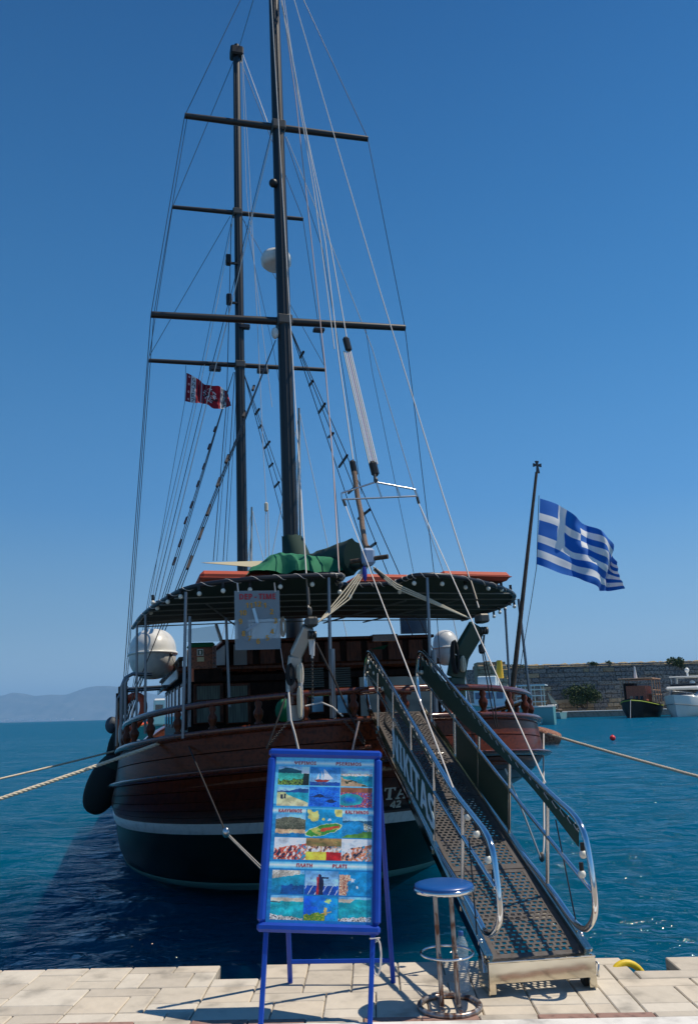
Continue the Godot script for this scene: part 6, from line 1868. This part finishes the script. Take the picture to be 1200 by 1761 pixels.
# small printed views: kind, place inside the picture -> ink
func view_ink(kind: int, u: float, v: float) -> Color:
	var n := pn.get_noise_2d(u * 60.0 + kind * 91.0, v * 60.0)
	var n2 := pn.get_noise_2d(u * 260.0 + kind * 31.0, v * 260.0)
	var sky := rgb(96, 160, 206).lerp(rgb(196, 222, 232), clampf(v * 2.4, 0, 1))
	match kind:
		0:
			if v < 0.36:
				return rgb(40, 84, 92) if v > 0.22 - 0.16 * exp(-pow((u - 0.32) * 4.2, 2)) + 0.02 * n and u < 0.75 else sky.lerp(Color.WHITE, 0.3)
			if v > 0.72 + 0.12 * n - 0.06 * u or (u > 0.8 and v > 0.42 + 0.3 * n):
				return rgb(110, 140, 54) if n2 > -0.1 and u < 0.8 else rgb(24, 36, 30)
			return rgb(36, 140, 134).lerp(rgb(80, 180, 150), clampf(v * 1.2 - 0.3 + n * 0.3, 0, 1))
		1:
			if v > 0.8:
				return rgb(24, 74, 156).lerp(rgb(190, 150, 130), clampf(0.4 - absf(u - 0.4) * 2.0 + n2, 0, 1) * 0.7)
			if v > 0.68 and v < 0.8 and u > 0.14 + (v - 0.68) and u < 0.66 - (v - 0.68):
				return rgb(150, 52, 40)
			if (u > 0.46 and u < 0.76 and v > 0.08 + (u - 0.46) * 1.7 and v < 0.66) or (u > 0.38 and u < 0.445 and v > 0.2 and v < 0.66 and u < 0.38 + (v - 0.1) * 0.12) or (u > 0.22 and u < 0.3 and v > 0.66 - (u - 0.2) * 3.4 and v < 0.66):
				return rgb(226, 230, 236)
			return rgb(46, 128, 196).lerp(rgb(150, 190, 216), v)
		2, 10:
			if v < 0.3 + 0.02 * n:
				return sky
			if v < 0.42 + 0.05 * n and (kind == 2 or u < 0.6):
				return rgb(180, 160, 140) if n2 > 0 else rgb(210, 206, 200)
			if v > 0.5 + 0.55 * u + 0.1 * n:
				return rgb(176, 146, 112) if n > -0.2 else rgb(60, 66, 44)
			return rgb(24, 128, 164).lerp(rgb(30, 150, 150), n + 0.4)
		3:
			if v < 0.32:
				return rgb(34, 74, 130) if v > 0.25 - 0.14 * exp(-pow((u - 0.8) * 3.0, 2)) + 0.03 * n else sky
			if v > 0.4 + 0.6 * (u - 0.28) or u < 0.28:
				if absf(u - 0.16) < 0.035 and v > 0.42 and v < 0.66 or absf(u - 0.25) < 0.03 and v > 0.4 and v < 0.64:
					return rgb(40, 44, 60)
				return rgb(176, 186, 120).lerp(rgb(200, 190, 150), v)
			return rgb(30, 150, 170)
		4:
			var fin := exp(-pow((u - 0.34) * 7.0, 2)) * 0.16
			if v > 0.52 - fin and v < 0.53 or exp(-pow((u - 0.72) * 9.0, 2)) * 0.1 > absf(v - 0.72):
				return rgb(28, 44, 84)
			return rgb(20, 88, 196).lerp(rgb(60, 140, 220), clampf(n2 * 0.7 + 0.2 * sin(v * 60.0 + n * 8.0) + 0.3 - v * 0.2, 0, 1))
		5:
			var q := Vector2((u - 0.28) / 0.44, (v - 0.62) / 0.3).length()
			if q < 1.0 + 0.1 * n:
				return rgb(20, 80, 180).lerp(rgb(40, 160, 150), clampf(q, 0, 1))
			if v < 0.25:
				return rgb(140, 84, 56)
			return [rgb(214, 184, 150), rgb(180, 60, 50), rgb(60, 70, 150), rgb(220, 210, 200)][clampi(int((n2 + 0.9) * 2.2), 0, 3)]
		6:
			if v < 0.25 - 0.12 * sin(u * 3.0):
				return sky
			if v < 0.68:
				return rgb(112, 108, 88).lerp(rgb(64, 70, 50), clampf(n2 + v, 0, 1))
			if v < 0.86 + 0.05 * n:
				return rgb(196, 160, 122)
			return rgb(30, 110, 160)
		7:
			var c := Vector2(u - 0.5, v - 0.74 + (u - 0.5) * 0.3)
			var e := Vector2(c.x / 0.47, c.y / (0.17 + 0.03 * n)).length()
			if e < 1.0:
				if absf(c.y - 0.0) < 0.05 + 0.02 * n and u > 0.42 and u < 0.92:
					return rgb(190, 74, 40)
				return rgb(62, 140, 52) if n > -0.25 else rgb(170, 170, 80)
			if e < 1.08:
				return rgb(226, 226, 160)
			for d in [Vector3(0.22, 0.28, 0.17), Vector3(0.1, 0.1, 0.07), Vector3(0.9, 0.12, 0.14), Vector3(0.49, 0.36, 0.05)]:
				if Vector2(u - d.x, (v - d.y) * 0.9).length() < d.z * (1.0 + 0.5 * n):
					return rgb(206, 196, 110)
			if v > 0.33 and v < 0.4 and absf(u - 0.66) < (v - 0.31) * 0.7:
				return Color.WHITE
			return rgb(24, 138, 186)
		8:
			if v < 0.24:
				return sky
			if v < 0.36 - 0.1 * sin(u * 4.0) + 0.02 * n:
				return rgb(44, 92, 120)
			if u > 0.72 and v < 0.7 - 0.2 * (1.0 - u) + 0.1 * n:
				return rgb(190, 190, 180) if n2 > -0.1 else rgb(110, 120, 90)
			if v > 0.95 - 0.3 * u + 0.06 * n:
				return rgb(80, 130, 50)
			return rgb(26, 124, 176)
		9, 11, 12:
			var p := pn.get_noise_2d(u * 150.0 + kind * 50.0 + v * 30.0, v * 55.0) + 0.25 * n2
			if v < 0.36 and kind == 11:
				return rgb(150, 120, 70) if n > 0 else rgb(120, 110, 60)
			if v > 0.62 and kind == 11:
				return rgb(206, 186, 60) if u < 0.58 else rgb(170, 26, 26)
			if v < 0.5 - 0.25 * u and kind != 11 or (kind == 12 and (u < 0.3 and v < 0.8 - u)):
				return rgb(206, 216, 224)
			if p > 0.25:
				return rgb(226, 226, 226)
			if p > 0.02:
				return rgb(200, 104, 66) if kind != 11 else rgb(190, 180, 170)
			if p > -0.2:
				return rgb(176, 60, 50) if kind == 9 else rgb(216, 140, 100)
			return rgb(40, 46, 66) if u < 0.7 else rgb(40, 140, 176)
		13:
			if v < 0.36 - 0.22 * u and u < 0.85:
				return rgb(196, 192, 180).lerp(rgb(150, 140, 124), clampf(n2 + 0.4, 0, 1))
			if v < 0.16:
				return sky
			if v > 0.62 + 0.08 * n and u > 0.3:
				return rgb(16, 70, 130)
			return rgb(30, 150, 166).lerp(rgb(20, 110, 160), v)
		14:
			if absf(u - 0.45) < 0.1 + 0.02 * n and v > 0.26 or (absf(v - 0.28) < 0.03 and u > 0.45 and u < 0.7) or Vector2(u - 0.44, (v - 0.2) * 0.8).length() < 0.05:
				return rgb(24, 28, 60) if u > 0.42 else rgb(160, 40, 46)
			if v > 0.62:
				if absf(fmod(u * 5.0 + v * 2.0, 1.0) - 0.5) < 0.05:
					return Color.WHITE
				return rgb(20, 70, 160)
			return rgb(90, 150, 200).lerp(rgb(190, 210, 226), v)
		15:
			if u < 0.34 - 0.1 * v + 0.1 * n and v > 0.14:
				return [rgb(190, 90, 60), rgb(214, 190, 160), rgb(150, 50, 40)][clampi(int((n2 + 0.8) * 2.0), 0, 2)]
			if Vector2(u - 0.42, v - 0.36).length() < 0.07 + 0.1 * n2 or Vector2((u - 0.56) * 2.0, v - 0.66).length() < 0.06:
				return rgb(230, 226, 216)
			return rgb(20, 128, 180)
		16, 18:
			if v < 0.1:
				return sky
			if v < 0.24 + 0.04 * n and (kind == 16 or u < 0.6 - v):
				return rgb(190, 178, 160)
			if v > 0.9 - 0.12 * (u if kind == 18 else 1.0 - u) + 0.06 * n:
				return rgb(206, 200, 190) if n2 > -0.2 else rgb(70, 66, 60)
			if kind == 16 and v > 0.26 and v < 0.3 and u < 0.3:
				return rgb(80, 50, 40)
			return rgb(24, 148, 160).lerp(rgb(30, 170, 170), n)
		17:
			if v > 0.66 + 0.25 * absf(u - 0.35) + 0.1 * n and u < 0.62:
				return rgb(70, 120, 30) if n2 > -0.1 else rgb(150, 150, 40)
			if Vector2(u - 0.6, (v - 0.72) * 1.6).length() < 0.09 or (absf(v - 0.7 + (u - 0.6) * 0.3) < 0.02 and absf(u - 0.6) < 0.22) or absf(u - 0.65 - (v - 0.4) * -0.05) < 0.04 and v > 0.46 and v < 0.7:
				return rgb(206, 170, 90)
			if Vector2(u - 0.7, v - 0.2).length() < 0.09 + 0.06 * n2:
				return rgb(170, 200, 120)
			return rgb(16, 80, 200).lerp(rgb(20, 150, 190), clampf(u * 0.9 + n * 0.3, 0, 1))
	return Color.WHITE

func build_board() -> void:
	pn.seed = 4
	pn.frequency = 0.05
	pn.fractal_octaves = 3
	var w := 420
	var h := 640
	var views := [[0, 0.03, 0.06, 0.345, 0.18], [1, 0.352, 0.06, 0.66, 0.18], [2, 0.667, 0.062, 0.985, 0.18], [3, 0.03, 0.187, 0.345, 0.312], [4, 0.352, 0.187, 0.66, 0.312], [5, 0.667, 0.187, 0.985, 0.312], [6, 0.035, 0.362, 0.33, 0.5], [7, 0.33, 0.328, 0.69, 0.5], [8, 0.695, 0.362, 0.985, 0.5], [9, 0.035, 0.507, 0.345, 0.638], [11, 0.345, 0.507, 0.69, 0.638], [12, 0.69, 0.507, 0.985, 0.638], [13, 0.035, 0.7, 0.345, 0.838], [14, 0.352, 0.7, 0.672, 0.838], [15, 0.678, 0.7, 0.985, 0.838], [16, 0.035, 0.845, 0.345, 0.983], [17, 0.352, 0.845, 0.672, 0.983], [18, 0.678, 0.845, 0.985, 0.983]]
	var im := Image.create(w, h, false, Image.FORMAT_RGB8)
	for y in h:
		var v := (y + 0.5) / h
		for x in w:
			var u := (x + 0.5) / w
			var ink := rgb(52, 150, 196).lerp(rgb(20, 104, 164), clampf(v + 0.5 * pn.get_noise_2d(u * 20.0, v * 900.0), 0, 1)) if v > 0.3 else rgb(90, 176, 210)
			for band in [0.036, 0.342, 0.67]:
				if absf(v - band) < 0.02:
					ink = rgb(70, 160, 200).lerp(rgb(206, 226, 236), 1.0 - absf(v - band) / 0.02)
			for e in views:
				if u > e[1] and u < e[3] and v > e[2] and v < e[4]:
					var pu: float = (u - e[1]) / (e[3] - e[1])
					var pv: float = (v - e[2]) / (e[4] - e[2])
					var ju := 0.02 * pn.get_noise_2d(u * 420.0 + 9.0, v * 620.0)
					var jv := 0.032 * pn.get_noise_2d(u * 380.0 + 400.0, v * 560.0)
					ink = view_ink(e[0], pu + ju, pv + jv)
					var broad := 1.0 + 0.3 * pn.get_noise_2d(u * 130.0 + e[0] * 7.0, v * 330.0)
					ink = Color(ink.r * broad, ink.g * broad, ink.b * broad)
					if pn.get_noise_2d(u * 1300.0, v * 2400.0) > 0.56 and pv > 0.35:
						ink = ink.lerp(rgb(236, 240, 240), 0.45)
					elif pn.get_noise_2d(u * 900.0 + 77.0, v * 1300.0) < -0.54 and pv > 0.3:
						ink = ink.darkened(0.4)
			var tone := 1.22 + 0.07 * pn.get_noise_2d(u * 900.0, v * 1400.0) + 0.1 * pn.get_noise_2d(u * 300.0 + 70.0, v * 420.0)
			im.set_pixel(x, y, Color(clampf(ink.r * tone, 0, 1), clampf(ink.g * tone, 0, 1), clampf(ink.b * tone, 0, 1)))
	var sx: Transform3D = Transform3D(Basis(Vector3(1.000000, 0.000000, 0.000000), Vector3(0.000000, 0.967690, -0.252144), Vector3(-0.000000, 0.252144, 0.967690)), Vector3(0, 0, -4.95))
	var t := thing("picture_board", "blue framed folding sign board with holiday photographs standing on the quay", "sign board", sx)
	var tilt := Basis(Vector3.BACK, -0.049)
	var c := Vector3(-0.211, 0.965, 0.0)
	var bx := Transform3D(tilt, c)
	var pm := paint(Color.WHITE, 0.45)
	pm.albedo_texture = ImageTexture.create_from_image(im)
	pm.texture_repeat = false
	pm.clearcoat_enabled = true
	pm.clearcoat = 0.25
	pm.clearcoat_roughness = 0.25
	var pw := 0.61
	var ph := 0.925
	var b := MB.new()
	b.face(PackedVector3Array([bx * Vector3(-pw / 2, -ph / 2, 0.004), bx * Vector3(pw / 2, -ph / 2, 0.004), bx * Vector3(pw / 2, ph / 2, 0.004), bx * Vector3(-pw / 2, ph / 2, 0.004)]), Vector3(0, 0, 1), PackedVector2Array([Vector2(0, 1), Vector2(1, 1), Vector2(1, 0), Vector2(0, 0)]))
	put(b, "poster", pm, t)
	b = MB.new()
	b.box(bx * Vector3(0, 0, -0.008), Vector3(0.67, 0.985, 0.018), tilt)
	put(b, "backing_board", M.blue, t)
	for e in [[Vector3(0, 0.487, 0.008), Vector3(0.704, 0.05, 0.042)], [Vector3(0, -0.487, 0.008), Vector3(0.704, 0.05, 0.042)], [Vector3(-0.33, 0, 0.0082), Vector3(0.046, 0.924, 0.0416)], [Vector3(0.33, 0, 0.0082), Vector3(0.046, 0.924, 0.0416)]]:
		b = MB.new()
		b.box(bx * e[0], e[1], tilt, 0.015)
		put(b, "frame_bar", M.blue, t)
	var red: Material = M.red
	for e in [["ΨEPIMOΣ", 0.3, 0.036, 1.12], ["PSERIMOS", 0.74, 0.036, 1.22], ["KAΛYMNOΣ", 0.175, 0.342, 0.98], ["KALYMNOS", 0.835, 0.342, 0.98], ["ΠΛATH", 0.34, 0.67, 1.12], ["PLATI", 0.68, 0.67, 1.2]]:
		letters(e[0], 0.0195, bx * Transform3D(Basis.IDENTITY, Vector3((e[1] - 0.5) * pw, (0.5 - e[2]) * ph, 0.005)), red, t, "heading_letters", 0.001, 0.7, Vector2(e[3], 1.0))
	# legs
	var inv := sx.affine_inverse()
	for p in [[bx * Vector3(-0.3, -0.46, -0.02), Vector3(-0.552, 0.0, -0.0)], [bx * Vector3(0.31, -0.46, -0.02), Vector3(0.04, 0.0, -0.0)]]:
		b = MB.new()
		b.bar(p[0], p[1], 0.028, 0.028, Vector3.BACK, 0.004)
		put(b, "front_leg", M.blue, t)
	var tops := [inv * Vector3(-0.46, 1.36, -5.36), inv * Vector3(0.14, 1.35, -5.36)]
	var feet := [inv * Vector3(-0.45, 0.0, -5.73), inv * Vector3(0.2, 0.0, -5.68)]
	for k in 2:
		b = MB.new()
		b.bar(tops[k], feet[k], 0.03, 0.03, Vector3.BACK, 0.004)
		put(b, "rear_leg", M.blue, t)
	b = MB.new()
	var f0: Vector3 = tops[0].lerp(feet[0], 0.905)
	var f1: Vector3 = tops[1].lerp(feet[1], 0.9)
	b.bar(f0, f1, 0.028, 0.026, Vector3.UP, 0.004)
	put(b, "cross_bar", M.blue, t)
	var loop := PackedVector3Array()
	for k in 40:
		var a := k * 0.42
		loop.append(bx * Vector3(0.33 + 0.022 * sin(a) + 0.004 * (k / 15), -0.62 - 0.09 * cos(a), -0.01 + 0.006 * sin(k * 0.7)))
	line(t, "tie_cord", M.line_white, 0.0025, Array(loop), 5)
	line(t, "tie_cord", M.line_white, 0.004, [bx * Vector3(0.29, -0.53, 0.02), bx * Vector3(0.35, -0.525, 0.02)], 5)

func build_quay_things() -> void:
	var t := thing("bar_stool", "bar stool with round blue padded seat and rusty chrome legs beside the gangway", "stool", at_pos(Vector3(0.5, 0, -5.19)))
	var b := MB.new()
	b.lathe(PackedVector2Array([Vector2(0.002, 0.628), Vector2(0.12, 0.63), Vector2(0.165, 0.636), Vector2(0.175, 0.646), Vector2(0.17, 0.66), Vector2(0.14, 0.67), Vector2(0.07, 0.674), Vector2(0.002, 0.675)]), Transform3D(Basis.IDENTITY, Vector3(0, 0, 0)), 44)
	var seat := put(b, "seat", M.seat_blue, t)
	b = MB.new()
	b.lathe(PackedVector2Array([Vector2(0.002, 0.615), Vector2(0.15, 0.615), Vector2(0.178, 0.622), Vector2(0.181, 0.634), Vector2(0.178, 0.645), Vector2(0.165, 0.647)]), Transform3D(Basis.IDENTITY, Vector3(0, 0, 0)), 44)
	put(b, "seat_rim", M.chrome, seat)
	for e in [Vector3(-0.045, 0, 0.02), Vector3(0.05, 0, -0.0)]:
		b = MB.new()
		b.tube(PackedVector3Array([e + Vector3(0, 0.02, 0), e + Vector3(-0.006, 0.3, 0), e + Vector3(-0.012, 0.62, 0)]), 0.0135, 12)
		put(b, "leg", M.rusty, t)
	for e in [[0.172, 0.016, 0.016, "base_ring", M.rusty], [0.15, 0.29, 0.007, "footrest_ring", M.chrome]]:
		b = MB.new()
		var ring := PackedVector3Array()
		for k in 49:
			var a := TAU * k / 48.0
			ring.append(Vector3(cos(a) * e[0], e[1], sin(a) * e[0]))
		b.tube(ring, e[2], 10, false)
		put(b, e[3], e[4], t)
	for e in [[Vector3(-0.05, 0.018, 0.165), Vector3(-0.05, 0.018, -0.165)], [Vector3(0.052, 0.018, 0.163), Vector3(0.052, 0.018, -0.163)]]:
		b = MB.new()
		b.bar(e[0], e[1], 0.024, 0.014, Vector3.UP, 0.003)
		put(b, "base_bar", M.rusty, t)
	for e in [[Vector3(-0.048, 0.29, 0.14), Vector3(-0.048, 0.29, -0.14)], [Vector3(0.048, 0.29, 0.14), Vector3(0.048, 0.29, -0.14)]]:
		b = MB.new()
		b.bar(e[0], e[1], 0.014, 0.008, Vector3.UP, 0.002)
		put(b, "footrest_bar", M.rusty, t)
	# water bottle
	t = thing("water_bottle", "clear plastic water bottle with blue cap standing on the quay behind the stool", "bottle", at_pos(Vector3(0.615, 0, -5.46)))
	var pl := StandardMaterial3D.new()
	pl.albedo_color = Color(0.85, 0.93, 0.97, 0.16)
	pl.transparency = BaseMaterial3D.TRANSPARENCY_ALPHA
	pl.roughness = 0.06
	b = MB.new()
	var prof := PackedVector2Array([Vector2(0.003, 0.006), Vector2(0.03, 0.002), Vector2(0.04, 0.012)])
	for k in 12:
		prof.append(Vector2(0.041 if k % 2 else 0.0385, 0.03 + k * 0.018))
	prof.append_array(PackedVector2Array([Vector2(0.041, 0.24), Vector2(0.039, 0.262), Vector2(0.028, 0.29), Vector2(0.015, 0.312), Vector2(0.0135, 0.322)]))
	b.lathe(prof, Transform3D.IDENTITY, 24)
	var bt := put(b, "bottle_body", pl, t)
	b = MB.new()
	b.lathe(PackedVector2Array([Vector2(0.0155, 0.314), Vector2(0.0165, 0.318), Vector2(0.0165, 0.336), Vector2(0.014, 0.339), Vector2(0.002, 0.339)]), Transform3D.IDENTITY, 16)
	put(b, "cap", M.seat_blue, bt)
	b = MB.new()
	b.lathe(PackedVector2Array([Vector2(0.0418, 0.12), Vector2(0.0422, 0.125), Vector2(0.0422, 0.185), Vector2(0.0418, 0.19)]), Transform3D.IDENTITY, 24)
	var lm := StandardMaterial3D.new()
	lm.albedo_color = Color(0.3, 0.55, 0.75, 0.3)
	lm.transparency = BaseMaterial3D.TRANSPARENCY_ALPHA
	lm.roughness = 0.4
	put(b, "label_band", lm, bt)
	# yellow hose end in the quay recess
	b = MB.new()
	var arc := PackedVector3Array()
	for k in 25:
		var a := TAU * k / 24.0
		arc.append(Vector3(cos(a) * 0.11, sin(a) * 0.11, 0.0))
	b.tube(arc, 0.022, 8, false)
	var y := single(b, "yellow_hose", paint(rgb(216, 186, 30), 0.5), "yellow hose loop hanging in the quay recess at right", "hose")
	y.position = Vector3(1.735, -0.09, -5.87)
	y.rotation = Vector3(-0.3, 0.1, 0)
